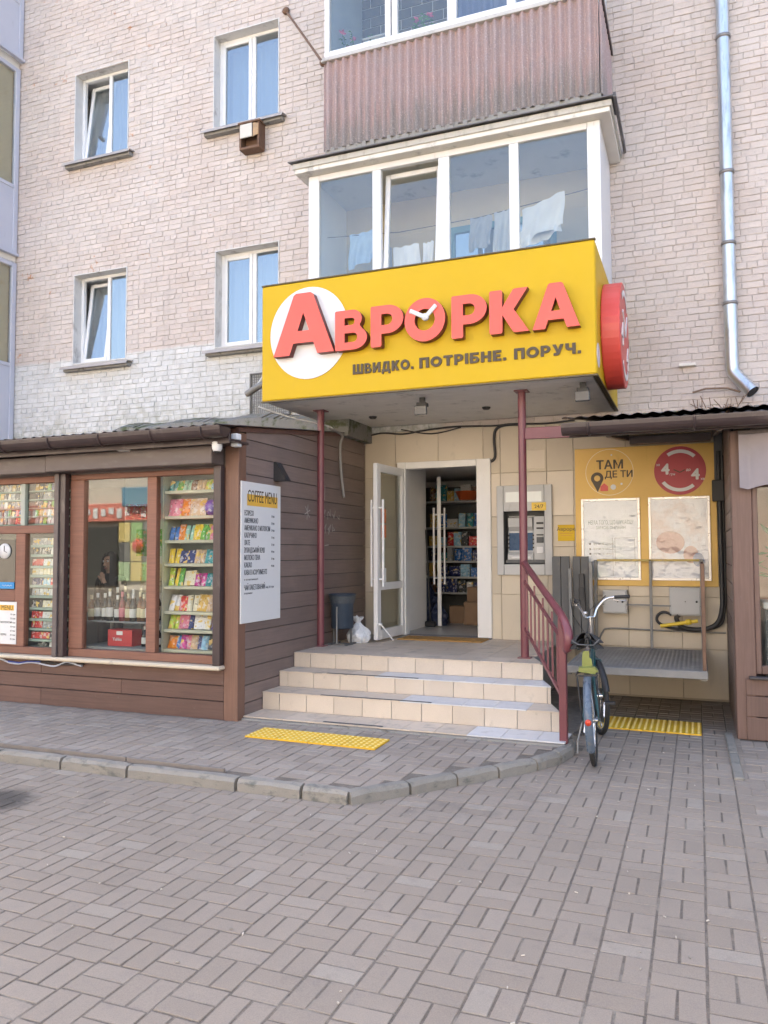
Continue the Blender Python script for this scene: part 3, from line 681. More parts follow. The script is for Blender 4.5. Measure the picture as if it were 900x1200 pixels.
# ---- tiles of the entrance wall
TH = .60
tw = bpy.data.objects[[o.name for o in bld.children if o.name.startswith('ground_floor_wall')][0]]
xs = [-4.150, -3.715, -3.12, -2.52, -2.30, -1.72, -1.395, -.78, -.19, .285]; zs = [-.06, .50, 1.09, 1.68, 2.06, 2.61, 3.215]
for i in range(len(xs)-1):
    for k in range(len(zs)-1):
        x0, x1, z0, z1 = xs[i], xs[i+1], zs[k], zs[k+1]
        if x0 < -2.55 and x1 > -3.6:
            if z0 < 2.6: continue
            z0 = 2.79
        if i == 4 and 1.0 < z0 < 2.5: continue
        g_ = .003
        b = B(x0+g_, x1-g_, 9.7885+random.uniform(-.0012, .0012), 9.804, z0+g_, z1-g_, .0025)
        b.build('tile', TILEB if (i, k) in ((4, 4), (5, 4), (4, 2), (3, 4)) else TILE, tw)
for (x0, x1, z0, z1) in ((-3.713, -3.603, .53, 1.09), (-3.713, -3.603, 1.096, 1.68), (-3.713, -3.603, 1.686, 2.21), (-3.713, -3.603, 2.216, 2.606)):
    B(x0, x1, 9.789, 9.804, z0, z1, .002).build('tile', TILE, tw)
MB().box(-2.297, -1.723, 9.789, 9.804, 1.093, 1.36, .002).build('tile', TILE, tw); MB().box(-2.297, -1.723, 9.789, 9.804, 2.42, 2.607, .002).build('tile', TILEB, tw)
MB().box(-2.0, -1.74, 9.786, 9.80, 2.65, 2.88, .002).build('tile', TILEB, tw)
# ================================================================ ENTRANCE CANOPY WITH SHOP SIGN
cn = thing('entrance_canopy', 'yellow box canopy sign with coral red АВРОРКА letters on two maroon posts', 'shop sign', (-2.7, 7.7, .53))
SY = 7.70
sp_ = MB().box(-4.53, -.862, SY, SY+.05, 3.315, 4.622, .012).build('sign_panel', YEL, cn)
MB().box(-.905, -.86, SY+.052, 9.785, 3.315, 4.615, .008).build('side_panel', YEL, cn)
MB().box(-4.53, -4.485, SY+.052, 9.785, 3.315, 4.615, .008).build('side_panel', YEL, cn)
MB().box(-4.535, -.855, SY-.004, SY+.045, 4.624, 4.637).box(-4.535, -.855, SY-.004, SY+.03, 3.298, 3.313).box(-.9, -.852, SY+.05, 9.785, 3.298, 3.313).build('edge_trim', mat('dark_edge_trim', (.10, .075, .03), .5, .2, 6, 0), cn)
n = 13; zz = 3.30
for i in range(n):
    y0 = SY+.04+(9.785-SY-.04)*i/n; y1 = SY+.04+(9.785-SY-.04)*(i+1)/n
    B(-4.48, -.91, y0+.003, y1-.003, zz, zz+.02, .003).build('soffit_board', SOFFIT, cn)
B(-4.48, -.91, SY+.055, 9.785, zz+.022, zz+.04).build('soffit_backing', BLACK, cn)
dk = shape2d('disc', [circ(0, 0, .478, 56)], .004, [mat('sign_white', (.70, .70, .71), .4, .04, 3, 0)], (-3.935, SY-.006, 4.033), sp_)
dk.scale = (1, 1.07, 1)
def letter(name, x0, x1, z0, z1, sh):
    w_, h_ = x1-x0, z1-z0
    return shape2d(name, [[(p[0]*w_, p[1]*h_) for p in s_] for s_ in sh], .045, [RED, REDSIDE], (x0, SY-.055, z0), sp_, bev=.0)
A_ = [[(0, 0), (.04, 0), (.27, 0), (.335, .19), (.665, .19), (.73, 0), (.96, 0), (1, .0), (.66, .97), (.62, 1), (.38, 1), (.34, .97)], [(.405, .385), (.5, .68), (.595, .385)]]
V_ = [[(0, .03), (0, .97), (.03, 1), (.52, 1)] + arc(.54, .765, .30, 80, -38, 10, .235)[0:] + [(.80, .56)] + arc(.58, .285, .42, 48, -90, 12, .285) + [(.03, 0)], [(.30, .62), (.30, .80), (.52, .80)] + arc(.53, .71, .09, 80, -80, 6), [(.30, .19), (.30, .42), (.56, .42)] + arc(.58, .305, .12, 80, -80, 6, .115)]
P_ = [[(0, .03), (0, .97), (.03, 1), (.5, 1)] + arc(.52, .655, .48, 88, -88, 16, .345) + [(.33, .31), (.33, .03), (.30, 0), (.03, 0)], [(.33, .52), (.33, .79), (.50, .79)] + arc(.51, .655, .155, 85, -85, 8, .135)]
K_ = [[(0, .03), (0, .97), (.03, 1), (.30, 1), (.33, .97), (.33, .60), (.60, .98), (.64, 1), (.98, 1), (.62, .53), (1.0, 0), (.64, 0), (.60, .02), (.33, .42), (.33, .03), (.30, 0), (.03, 0)]]
O_ = [circ(.5, .5, .5, 44), circ(.5, .5, .25, 32)[::-1]]
letter('letter', -4.325, -3.585, 3.775, 4.455, A_)
letter('letter', -3.572, -3.20, 3.770, 4.20, V_)
letter('letter', -3.158, -2.79, 3.767, 4.203, P_)
letter('letter', -2.777, -2.338, 3.775, 4.225, O_)
letter('letter', -2.272, -1.905, 3.768, 4.204, P_)
letter('letter', -1.879, -1.485, 3.770, 4.206, K_)
letter('letter', -1.452, -1.0, 3.768, 4.212, A_)
hd = MB(); hd.bar((-2.545, SY-.115, 4.02), (-2.715, SY-.115, 4.105), .02, .045, .008).bar((-2.545, SY-.113, 4.02), (-2.43, SY-.113, 4.135), .02, .045, .008)
hd.lathe((-2.545, SY-.10, 4.02), [(.0, 0), (.037, 0), (.037, .03), (.0, .03)], 16, (0, -1, 0)); hd.build('clock_hands', PAPER, sp_)
def bowl(w, y, ry, x0, n=9): return arc(x0, y, w-x0, 86, -86, n, ry)
q_ = .27
GL = {'Ш': (1.2, [[(0, 0), (1.2, 0), (1.2, 1), (1.2-q_, 1), (1.2-q_, .24), (.6+q_/2, .24), (.6+q_/2, 1), (.6-q_/2, 1), (.6-q_/2, .24), (q_, .24), (q_, 1), (0, 1)]]),
 'П': (.86, [[(0, 0), (0, 1), (.86, 1), (.86, 0), (.86-q_, 0), (.86-q_, .77), (q_, .77), (q_, 0)]]),
 'Т': (.80, [[(.4-q_/2, 0), (.4-q_/2, .77), (0, .77), (0, 1), (.8, 1), (.8, .77), (.4+q_/2, .77), (.4+q_/2, 0)]]),
 'І': (q_, [[(0, 0), (0, 1), (q_, 1), (q_, 0)]]),
 'Н': (.86, [[(0, 0), (0, 1), (q_, 1), (q_, .62), (.86-q_, .62), (.86-q_, 1), (.86, 1), (.86, 0), (.86-q_, 0), (.86-q_, .39), (q_, .39), (q_, 0)]]),
 'Е': (.70, [[(0, 0), (0, 1), (.7, 1), (.7, .78), (q_, .78), (q_, .61), (.64, .61), (.64, .39), (q_, .39), (q_, .22), (.7, .22), (.7, 0)]]),
 'И': (.88, [[(0, 0), (0, 1), (q_, 1), (q_, .42), (.88-q_, 1), (.88, 1), (.88, 0), (.88-q_, 0), (.88-q_, .58), (q_, 0)]]),
 'Д': (.98, [[(0, -.2), (0, .22), (.1, .22), (.22, 1), (.86, 1), (.86, .22), (.98, .22), (.98, -.2), (.76, -.2), (.76, 0), (.22, 0), (.22, -.2)], [(.36, .22), (.44, .78), (.60, .78), (.60, .22)]]),
 'Б': (.80, [[(0, 0), (0, 1), (.74, 1), (.74, .78), (q_, .78), (q_, .63), (.44, .63)] + bowl(.80, .315, .315, .46) , [(q_, .2), (q_, .43), (.42, .43)] + bowl(.54, .315, .115, .44, 6)]),
 'У': (.88, [[(0, 1), (.29, 1), (.46, .52), (.62, 1), (.88, 1), (.60, .22), (.52, .06), (.40, 0), (.10, 0), (.10, .22), (.28, .22), (.33, .28)]]),
 'Ч': (.80, [[(0, 1), (q_, 1), (q_, .66), (.34, .58), (.80-q_, .58), (.80-q_, 1), (.80, 1), (.80, 0), (.80-q_, 0), (.80-q_, .35), (.25, .35), (.08, .43), (0, .6)]]),
 'В': (.80, [[(p[0]*.8, p[1]) for p in s_] for s_ in V_]), 'Р': (.78, [[(p[0]*.78, p[1]) for p in s_] for s_ in P_]), 'К': (.84, [[(p[0]*.84, p[1]) for p in s_] for s_ in K_]), 'О': (1.0, O_), '.': (.26, [[(0, 0), (0, .26), (.26, .26), (.26, 0)]])}
for t_, xa, xb in (('ШВИДКО.', -3.402, -2.715), ('ПОТРІБНЕ.', -2.648, -1.735), ('ПОРУЧ.', -1.655, -1.005)):
    k_ = (xb-xa)/(sum(GL[ch_][0] for ch_ in t_)+.15*(len(t_)-1)); x = xa
    for ch_ in t_:
        shape2d('slogan_letter', [[(p[0]*k_, p[1]*.108) for p in s_] for s_ in GL[ch_][1]], .006, [DARKTXT], (x, SY-.010, 3.522), sp_); x += (GL[ch_][0]+.15)*k_
# round sign on the right cheek
rs = MB().lathe((-.855, 8.58, 3.88), [(.0, 0), (.545, 0), (.55, .01), (.55, .175), (.54, .185), (0, .187)], 48, (1, 0, 0), 0, False).build('round_sign', CORAL, cn)
MB().bar((-.664, 8.58, 3.88), (-.664, 8.33, 4.08), .012, .05).bar((-.662, 8.58, 3.88), (-.662, 8.80, 4.12), .012, .05).build('clock_hands', PAPER, rs)
lettering('numeral', '4', .24, (-.664, 8.28, 3.72), '+x', PAPER, rs, .006, .05); lettering('numeral', '4', .24, (-.664, 8.84, 3.58), '+x', PAPER, rs, .006, .05)
q = MB()
for a0, a1 in ((50, 130), (230, 310)):
    P = arc(8.58, 3.88, .47, a0, a1, 14) + arc(8.58, 3.88, .41, a1, a0, 14); q.prism(P, (-.662, 0, 0), (0, 1, 0), (0, 0, 1), (1, 0, 0), .005)
q.build('white_arc', PAPER, rs)
MB().prism(arc(7.83, 3.52, .12, 0, 350, 24), (-.8565, 0, 0), (0, 1, 0), (0, 0, 1), (1, 0, 0), .004).build('white_dot', PAPER, cn)
def floodlight(x, y, rz=0):
    p = MB().box(x-.03, x+.03, y-.015, y+.015, 3.24, 3.298).box(x-.055, x+.055, y-.05, y+.05, 3.20, 3.24, .005).build('spotlight', BLACK, cn)
    MB().bar((x-.07, y-.06, 3.15), (x+.07, y-.06, 3.15), .03, .10, .006).build('lamp_glass', mat('lamp_glass', (.06, .06, .065), .2, .1, 4, 0), p)
floodlight(-2.757, 8.10); floodlight(-1.03, 7.98)
for x, y in ((-2.253, 8.92), (-3.713, 9.0)):
    MB().lathe((x, y, 3.298), [(0, -.03), (.035, -.028), (.05, -.01), (.05, 0)], 14).build('ceiling_light', BLACK, cn)
for x, y in ((-4.125, 8.383), (-1.68, 8.156)):
    po = MB().tube([(x, y, .53), (x, y, 3.297)], .042, 16).build('post', MAROON, cn)
    MB().box(x-.07, x+.07, y-.07, y+.07, 3.285, 3.297).box(x-.065, x+.065, y-.065, y+.065, .527, .537).build('plate', MAROON, po)
MB().bar((-1.64, 8.156, 2.845), (-.78, 7.93, 2.80), .05, .12, .004).build('cross_beam', MAROON, cn)

# ================================================================ ENTRANCE STEPS
st = thing('entrance_steps', 'beige tiled entrance steps and landing with some pale blue edge tiles', 'steps', (-2.8, 7.6, 0))
XR = lambda y: -1.16-(y-7.10)*.397 if y < 8.2 else -1.60
levels = [(6.735, .032), (7.10, .209), (7.45, .368), (7.777, .527)]
core = MB()
for i, (y, z) in enumerate(levels):
    poly = [(XK+.004, y+.012), (XR(y)-.012, y+.012)] + ([(XR(8.2-.001)-.012, 8.2)] if y < 8.2 else []) + [(-1.612, 8.21), (-1.612, 9.785), (XK+.004, 9.785)]
    if i == 0: poly = [(XK+.004, y+.012), (-1.075, y+.012), (-1.075, 7.05), (-1.3, 7.6), (XK+.004, 7.6)]
    core.prism(poly, (0, 0, z-.012), (1, 0, 0), (0, 1, 0), (0, 0, 1), z-.012+.1 if i == 0 else z-levels[i-1][1])
core = core.build('concrete_core', CONC, st)
TW = .302
for i, (y, z) in enumerate(levels):
    # risers
    if i > 0:
        z0 = levels[i-1][1]; x = XK+.006; off = [0, .105, .20, .10][i]; xe = XR(y); first = True
        while x < xe-.01:
            x1 = min(x+(TW-off if first else TW), xe); first = False
            g_ = .0025
            B(x+g_, x1-g_, y, y+.0115, z0+.001, z-.0105, .002).build('riser_tile', STILE, st); x = x1
        # sloping right end of each riser, faced with tiles
        y2 = levels[i+1][0] if i < 3 else 8.2
        MB().prism([(XR(y), y+.001), (XR(y2), y2), (XR(y2)-.011, y2), (XR(y)-.011, y+.001)], (0, 0, z-.0105), (1, 0, 0), (0, 1, 0), (0, 0, 1), z-.0115-z0).build('riser_tile', STILE, st)
    # treads
    ye = levels[i+1][0] if i < 3 else 9.785
    rows = [(y-.006, ye)] if i < 3 else [(y-.006, y+.30), (y+.30, y+.60), (y+.60, y+.90), (y+.9, y+1.2), (y+1.2, y+1.5), (y+1.5, y+1.8), (y+1.8, ye)]
    for r, (a, b_) in enumerate(rows):
        x = XK+.006; off = [.17, .02, .12, .02][i] if r % 2 == 0 or i < 3 else .02; first = True
        while x < -1.06:
            x1 = x+(TW-off if first else TW); first = False
            poly = [(x+.0025, a+.002), (x1-.0025, a+.002), (x1-.0025, b_-.002), (x+.0025, b_-.002)]
            if i == 0: poly = clip(poly, 1, 0, -1.063)
            else:
                poly = clip(poly, 1, .397, -1.16+7.10*.397+.004) if a < 8.2 else clip(poly, 1, 0, -1.6)
            xm = (x+x1)/2
            blue = (i == 0 and xm > -1.85) or (i == 1 and -2.62 < xm < -1.42) or (i == 2 and -3.1 < xm)
            if len(poly) > 2 and abs(sum(poly[k-1][0]*poly[k][1]-poly[k][0]*poly[k-1][1] for k in range(len(poly)))) > .004:
                MB().prism(poly, (0, 0, z), (1, 0, 0), (0, 1, 0), (0, 0, 1), .0102).build('tread_tile', BTILE if blue else TTILE, st)
            x = x1
DSTR = mat('worn_edge_strip', (.075, .08, .085), .6, .2, 8, .1, 60)
for (a, b_, y, z) in ((-3.5, -2.35, 7.101, .2095), (-3.6, -2.6, 7.452, .3685), (-3.3, -2.7, 6.75, .033)):
    B(a, b_, y-.004, y+.03, z+.0004, z+.004, .001).build('edge_strip', DSTR, st)
MB().prism([(XK+.01, 6.70), (-1.06, 6.715), (-1.06, 6.74), (XK+.01, 6.735)], (0, 0, .014), (1, 0, 0), (0, 1, 0), (0, 0, 1), .05).build('mortar_edge', CONC, st)
# ---- stair railing
rl = thing('stair_railing', 'maroon steel stair railing with newel post down the right side of the steps', 'railing', (-1.09, 6.82, 0))
T_, Bt = Vector((-1.66, 8.10, 1.50)), Vector((-1.085, 6.823, 1.06))
MB().box(-1.118, -1.052, 6.79, 6.856, .005, 1.075, .006).build('newel_post', MAROON, rl)
MB().tube([T_, T_.lerp(Bt, .5), Bt+Vector((-.01, .02, .02)), (-1.045, 6.73, 1.015), (-1.015, 6.67, .95), (-1.01, 6.655, .87), (-1.02, 6.67, .82), (-1.04, 6.70, .80)], [.032, .032, .034, .038, .041, .041, .038, .03], 10).build('handrail', MAROON, rl)
def rail(za, zb, name='rail', t=.022):
    MB().bar((T_.x, T_.y, za), (Bt.x-.02, Bt.y+.04, zb), t, t*1.6, .003).build(name, MAROON, rl)
rail(1.31, .885); rail(.83, .395)
for k in range(8):
    f = .06+.82*k/7; p = T_.lerp(Bt, f)
    zt, zb = 1.31+(.885-1.31)*f, .83+(.395-.83)*f
    MB().bar((p.x, p.y, zb+.012), (p.x, p.y, zt+(.0 if k % 2 else .10)), .017, .017, 0, 0, (0, 1, 0)).build('baluster', MAROON, rl)

# ================================================================ LEFT KIOSK
ks = thing('kiosk', 'brown plank-clad kiosk with shop windows and a brown gutter left of the steps', 'kiosk', (-6.5, 8, 0))
KY = 6.64
# planks, front base
zs = [-.03, .173, .325, .478]
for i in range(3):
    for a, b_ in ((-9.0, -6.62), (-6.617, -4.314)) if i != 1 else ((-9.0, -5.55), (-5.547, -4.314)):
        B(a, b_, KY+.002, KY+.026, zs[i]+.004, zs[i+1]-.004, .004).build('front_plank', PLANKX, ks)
B(-9, -4.32, KY+.027, KY+.06, -.05, .478).build('base_backing', BLACK, ks)
# planks, side (top edge slopes up towards the building)
pz0, dz = -.03, .1735; slope = lambda y: 2.80+(y-6.64)*.116
k = 0; z = pz0
while z < 3.2:
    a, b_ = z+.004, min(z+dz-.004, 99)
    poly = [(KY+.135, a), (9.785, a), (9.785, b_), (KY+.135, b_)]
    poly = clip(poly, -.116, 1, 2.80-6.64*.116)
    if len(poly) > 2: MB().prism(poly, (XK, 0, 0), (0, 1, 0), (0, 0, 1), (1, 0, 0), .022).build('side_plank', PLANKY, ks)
    z += dz; k += 1
MB().prism([(6.70, -.05), (9.785, -.05), (9.785, slope(9.785)), (6.70, slope(6.70))], (XK-.024, 0, 0), (0, 1, 0), (0, 0, 1), (1, 0, 0), .03).build('side_backing', BLACK, ks)
B(-4.312, XK+.003, KY-.005, KY+.133, -.03, 2.80, .006).build('corner_post', POSTW, ks)
MB().prism([(6.60, slope(6.60)), (9.785, slope(9.785)), (9.785, slope(9.785)+.045), (6.60, slope(6.60)+.045)], (XK+.02, 0, 0), (0, 1, 0), (0, 0, 1), (1, 0, 0), .09).build('verge_trim', mat('red_brown_trim', (.12, .06, .048), .5, .15, 5, .05, 40), ks)
# roof, gutter
pr = [(x, y) for x, y in corrugated(-9.0, -4.10, .13, .011, .006, 0, 8)]
rf = MB(); n = len(pr)
rf.add([(x, 6.20, 2.80+y) for x, y in pr] + [(x, 9.40, 3.16+y) for x, y in pr], [[i, i+1, n+i+1, n+i] for i in range(n-1)] + [[n-1, 0, n, 2*n-1]]); rf.build('roof_sheet', BROWNM, ks)
def gutter(parent, x0, x1, yc, zc, r, brs):
    q = MB(); m_ = 10
    prof = [(-r, .01), (-r-.008, .012), (-r-.008, 0)] + [(r*math.cos(math.radians(180+180*i/m_))*1.06, r*math.sin(math.radians(180+180*i/m_))*1.12) for i in range(m_+1)] + [(r, .01)]
    prof2 = [(p*.95, z_*.95+.0) for p, z_ in prof[::-1]]
    q.prism(prof + prof2, (x1, yc, zc), (0, 1, 0), (0, 0, 1), (1, 0, 0), x1-x0)
    g_ = q.build('gutter', BROWNM, parent)
    for e in (x0, x1):
        MB().prism([(r*1.07*math.cos(math.radians(180+180*i/m_)), r*1.15*math.sin(math.radians(180+180*i/m_))) for i in range(m_+1)], (e+(.004 if e == x1 else 0), yc, zc+.006), (0, 1, 0), (0, 0, 1), (1, 0, 0), .004).build('end_cap', BROWNM, g_)
    for bx in brs:
        MB().tube([(bx, yc+r*1.12*math.cos(math.radians(178+184*i/12)), zc+r*1.19*math.sin(math.radians(178+184*i/12))) for i in range(13)] + [(bx, yc+r*1.3, zc+.05)], .011, 6).build('bracket', BROWNM, g_)
gutter(ks, -9, -4.045, 6.205, 2.775, .082, (-8.0, -7.36, -6.72, -6.08, -5.44, -4.82, -4.25))
B(-9, -4.05, 6.30, 6.32, 2.64, 2.775, .003).build('fascia_board', BROWNM, ks)
B(-9, -4.06, 6.322, 6.66, 2.665, 2.69).build('eaves_board', BROWNM, ks)
MB().box(-6.395, -4.325, 6.42, 6.638, 2.475, 2.655, .01).build('shutter_box', BROWNG, ks); MB().box(-9, -6.40, 6.435, 6.638, 2.47, 2.648, .01).build('shutter_box', BROWNG, ks)
B(-9, -4.315, 6.655, 6.80, 2.46, 2.80).build('lintel', BROWNG, ks)
MB().box(-4.40, -4.316, 6.565, 6.637, .525, 2.472, .004).build('guide_rail', BROWNM, ks); MB().box(-6.395, -6.335, 6.55, 6.637, .525, 2.47, .004).build('guide_rail', BROWNG, ks); MB().box(-6.333, -6.262, 6.57, 6.637, .525, 2.47, .004).build('guide_rail', BROWNM, ks)
B(-9, -4.30, 6.53, 6.66, .482, .522, .012).build('window_sill', CREAM, ks)
fr = MB(); fr.box(-6.26, -6.075, 6.645, 6.72, .61, 2.40, .005).box(-5.256, -5.139, 6.648, 6.72, .61, 2.40, .005).box(-6.26, -4.34, 6.646, 6.72, .524, .608, .005).box(-6.26, -4.34, 6.646, 6.72, 2.402, 2.458, .005).box(-4.40, -4.335, 6.647, 6.72, .61, 2.40, .005)
fr.build('window_frame', POSTX, ks)
fr = MB(); fr.box(-9, -6.40, 6.646, 6.72, .524, .60, .005).box(-9, -6.40, 6.646, 6.72, 1.838, 1.925, .005).box(-9, -6.40, 6.646, 6.72, 2.39, 2.458, .005).box(-7.02, -6.885, 6.645, 6.72, .602, 1.836, .005).box(-6.43, -6.397, 6.647, 6.72, .602, 1.836, .005)
fr.box(-8.99, -7.022, 6.648, 6.72, 1.09, 1.215, .005).box(-8.99, -7.022, 6.648, 6.72, .602, .70, .005)
fr.build('window_frame', POSTX, ks)
MB().box(-6.965, -6.905, 6.65, 6.70, 1.927, 2.388, .004).build('mullion', mat('grey_green_mullion', (.36, .40, .36), .5, .08, 5, 0), ks)
for a, b_, c, d in ((-6.08, -5.25, .605, 2.405), (-6.89, -6.425, .60, 1.84), (-9, -6.96, 1.922, 2.395), (-6.91, -6.40, 1.922, 2.395), (-9, -7.02, 1.21, 1.84)):
    B(a, b_, 6.68, 6.686, c, d).build('pane', GL_SHOPB if a == -6.08 else GL_SHOP, ks)
B(-5.145, -4.395, 6.68, 6.686, .605, 2.405).build('pane', GL_SNACK, ks)
B(-9, -7.0, 6.69, 6.71, .70, 1.09).build('panel', POSTX, ks)
KIN = mat('kiosk_inner_wall', (.26, .27, .27), .8, .1, 3, .05, 40)
MB().box(-6.9, -5.185, 8.30, 8.33, -.02, 2.59).box(-9, -4.20, 9.5, 9.53, -.02, 3.0).box(-5.18, -5.15, 6.80, 7.5, .53, 2.46).box(-9, -4.2, 6.75, 9.5, -.03, -.01).build('inner_wall', KIN, ks)
B(-9, -4.2, 6.81, 9.5, 2.60, 2.63).build('inner_ceiling', KIN, ks); B(-9.03, -9.0, 6.66, 9.6, -.05, 2.8).build('end_wall', POSTX, ks)
B(-6.22, -5.19, 6.74, 7.30, .60, .625).build('window_shelf', KIN, ks)
SHG = mat('cream_shelf', (.42, .42, .31), .5, .06, 4, 0)
# ---- snack shelves and snacks
snz = [2.262, 2.0, 1.752, 1.512, 1.28, 1.022, .838, .636]
un = thing('snack_shelf_unit', 'cream shelf unit full of snacks behind the right kiosk window pane', 'shelf', (-4.8, 6.95, .53))
for z in snz: MB().box(-5.13, -4.41, 6.775, 7.05, z-.034, z-.002, .003).build('shelf', SHG, un)
MB().box(-5.13, -4.41, 7.053, 7.07, .58, 2.5).build('back_panel', mat('shelf_back', (.20, .235, .225), .7, .1, 4, 0), un)
B(-5.146, -5.132, 6.76, 7.07, .55, 2.5).build('side_panel', SHG, un)
CL = {'red': (.55, .04, .04), 'orange': (.70, .22, .02), 'yellow': (.72, .52, .04), 'green': (.13, .38, .06), 'mint': (.30, .52, .40), 'blue': (.04, .16, .45), 'navy': (.03, .04, .14), 'purple': (.15, .09, .40), 'pink': (.62, .20, .28), 'magenta': (.48, .05, .25), 'white': (.62, .62, .60), 'beige': (.55, .40, .26), 'brown': (.16, .07, .035), 'teal': (.04, .26, .28), 'cream': (.62, .58, .42), 'grey': (.30, .31, .32), 'light blue': (.25, .45, .60), 'dark': (.04, .045, .05), 'lime': (.42, .55, .06), 'gold': (.55, .36, .08)}
def wrap(c):
    nm = 'wrapper_'+c.replace(' ', '_')
    if nm in MATS: return MATS[nm]
    m, nt, b = new_mat(nm); MATS[nm] = m
    tc = nt.nodes.new('ShaderNodeTexCoord'); P = tc.outputs['Object']; oi = nt.nodes.new('ShaderNodeObjectInfo')
    ad = nt.nodes.new('ShaderNodeVectorMath'); ad.operation = 'ADD'; nt.links.new(P, ad.inputs[0]); nt.links.new(oi.outputs['Random'], ad.inputs[1])
    n1 = noise_(nt, ad.outputs[0], 26, 2, .4); n2 = noise_(nt, ad.outputs[0], 45, 3)
    base = CL[c]; light = tuple(min(1, v*.5+.34) for v in base); dark = tuple(v*.35 for v in base)
    col = mix_(nt, ramp_(nt, n1, .56, .60), base, light); col = mix_(nt, ramp_(nt, n2, .62, .66), col, dark)
    col = mix_(nt, ramp_(nt, noise_(nt, ad.outputs[0], 17, 1), .64, .66), col, (.65, .45, .12))
    nt.links.new(col, b.inputs['Base Color']); b.inputs['Roughness'].default_value = .3
    nt.links.new(bump_(nt, n2, .35, .01), b.inputs['Normal']); return m
def bag_mesh(name, w_, h_, d, m):
    q = MB(); nx, nz = 6, 6; 
    def sh(i, k):
        u, v = i/nx*2-1, k/nz*2-1
        return d*max(0, (1-abs(u)**2.5))*max(0, (1-abs(v)**3))
    F = [(w_*(i/nx-.5)*(1-.06*math.sin(PI*k/nz)), -sh(i, k)-.001-(random.uniform(0, .004) if 0 < i < nx and 0 < k < nz else 0), h_*k/nz) for k in range(nz+1) for i in range(nx+1)]
    Bk = [(x, -y, z) for x, y, z in F]
    ff = [[k*(nx+1)+i, k*(nx+1)+i+1, (k+1)*(nx+1)+i+1, (k+1)*(nx+1)+i] for k in range(nz) for i in range(nx)]
    q.add(F, ff, 0, True); q.add(Bk, [f[::-1] for f in ff], 0, True)
    return q.mesh(name, m)
def box_mesh(name, w_, h_, d, m): return MB().box(-w_/2, w_/2, -d/2, d/2, 0, h_, .003).mesh(name, m)
ORD = ['top', 'second', 'third', 'fourth', 'fifth', 'sixth', 'seventh', 'bottom']
SN = [  # per shelf: colour, kind, width, height
 [('teal', 'bag', .085, .12), ('green', 'bag', .085, .13), ('mint', 'bag', .08, .12), ('brown', 'bag', .09, .13), ('beige', 'bag', .09, .13), ('lime', 'bag', .08, .12), ('light blue', 'bag', .08, .13), ('orange', 'bag', .10, .14)],
 [('pink', 'bag', .13, .17), ('orange', 'bag', .13, .21), ('beige', 'bag', .16, .20), ('purple', 'ball', .14, .135), ('gold', 'box', .12, .11)],
 [('blue', 'bag', .10, .13), ('orange', 'bag', .09, .15), ('mint', 'bag', .09, .14), ('yellow', 'bag', .09, .15), ('green', 'bag', .11, .15), ('pink', 'bag', .10, .14), ('grey', 'bag', .10, .14)],
 [('yellow', 'bag', .10, .14), ('navy', 'box', .18, .11), ('beige', 'bag', .10, .13), ('teal', 'bag', .12, .13), ('mint', 'bag', .11, .13)],
 [('lime', 'tube', .055, .17), ('yellow', 'tube', .055, .17), ('green', 'tube', .055, .17), ('cream', 'box', .15, .13), ('magenta', 'bag', .11, .12), ('teal', 'bag', .09, .12), ('grey', 'bag', .09, .13), ('red', 'bag', .07, .13)],
 [('white', 'bag', .12, .15), ('red', 'bag', .11, .14), ('cream', 'bag', .11, .15), ('gold', 'bag', .13, .17), ('beige', 'bag', .12, .16), ('yellow', 'bag', .10, .18)],
 [('lime', 'bag', .11, .13), ('pink', 'box', .13, .135), ('navy', 'box', .05, .12), ('white', 'box', .14, .13), ('cream', 'box', .06, .13), ('purple', 'bag', .08, .13), ('light blue', 'box', .09, .12)],
 [('orange', 'bag', .09, .11), ('blue', 'box', .05, .11), ('magenta', 'bag', .07, .12), ('pink', 'bag', .06, .12), ('beige', 'bag', .07, .12), ('navy', 'box', .05, .11), ('light blue', 'bag', .07, .12), ('dark', 'box', .08, .11), ('teal', 'bag', .07, .12), ('red', 'bag', .06, .12)]]
KN = {'bag': ('snack_bag', 'snack bag', 'snack bag'), 'box': ('snack_box', 'carton', 'carton'), 'tube': ('snack_stick', 'slim snack stick packet', 'packet'), 'ball': ('sweet_bag', 'round tied sweet bag', 'sweet bag')}
rr = random.Random(5)
for i, rowi in enumerate(SN):
    tot = sum(t[2] for t in rowi); sp = .69/tot; x = -5.115
    for j, (c, k, w_, h_) in enumerate(rowi):
        w2 = w_*sp; nm, lb, ct = KN[k]; cx = x+w2/2; x += w2
        h_ = min(h_*1.22, .125 if i == 0 else .19)
        if k == 'ball': me = MB().ball((0, 0, h_/2), .5, 14, 9, (w2*.97, .12, h_)).mesh(nm, wrap(c))
        elif k == 'box': me = box_mesh(nm, w2*.94, h_, .035, wrap(c))
        else: me = bag_mesh(nm, w2*1.16, h_, .030 if k == 'bag' else .018, wrap(c))
        nb = rowi[j-1][0]+' '+KN[rowi[j-1][1]][2] if j else None
        pl = ORD[i] + ' snack shelf'; wh = f"right of the {nb}" if nb else "at its left end"
        two = k == 'bag' and i not in (1, 7)
        for h2 in range(2 if two else 1):
            if two and h2 == 0: me = bag_mesh(nm, w2*.60, h_*.93, .022, wrap(c))
            lb2 = f"{'left' if h2 == 0 else 'right'} of two {c} {lb}s, {pl}, {wh.replace('of the', 'of')}" if two else f"{c} {lb} on the {pl}, {wh}"
            o = link(nm, me, None, (cx+((h2-.5)*w2*.5 if two else 0), 6.835+(.02 if (j+h2) % 2 else 0), snz[i]-.001), lb2, ct, 'snacks on the kiosk shelves')
            o.rotation_euler = (math.radians(-18 if k != 'ball' else 0), math.radians(rr.uniform(-5, 5)), math.radians(rr.uniform(-9, 9)))
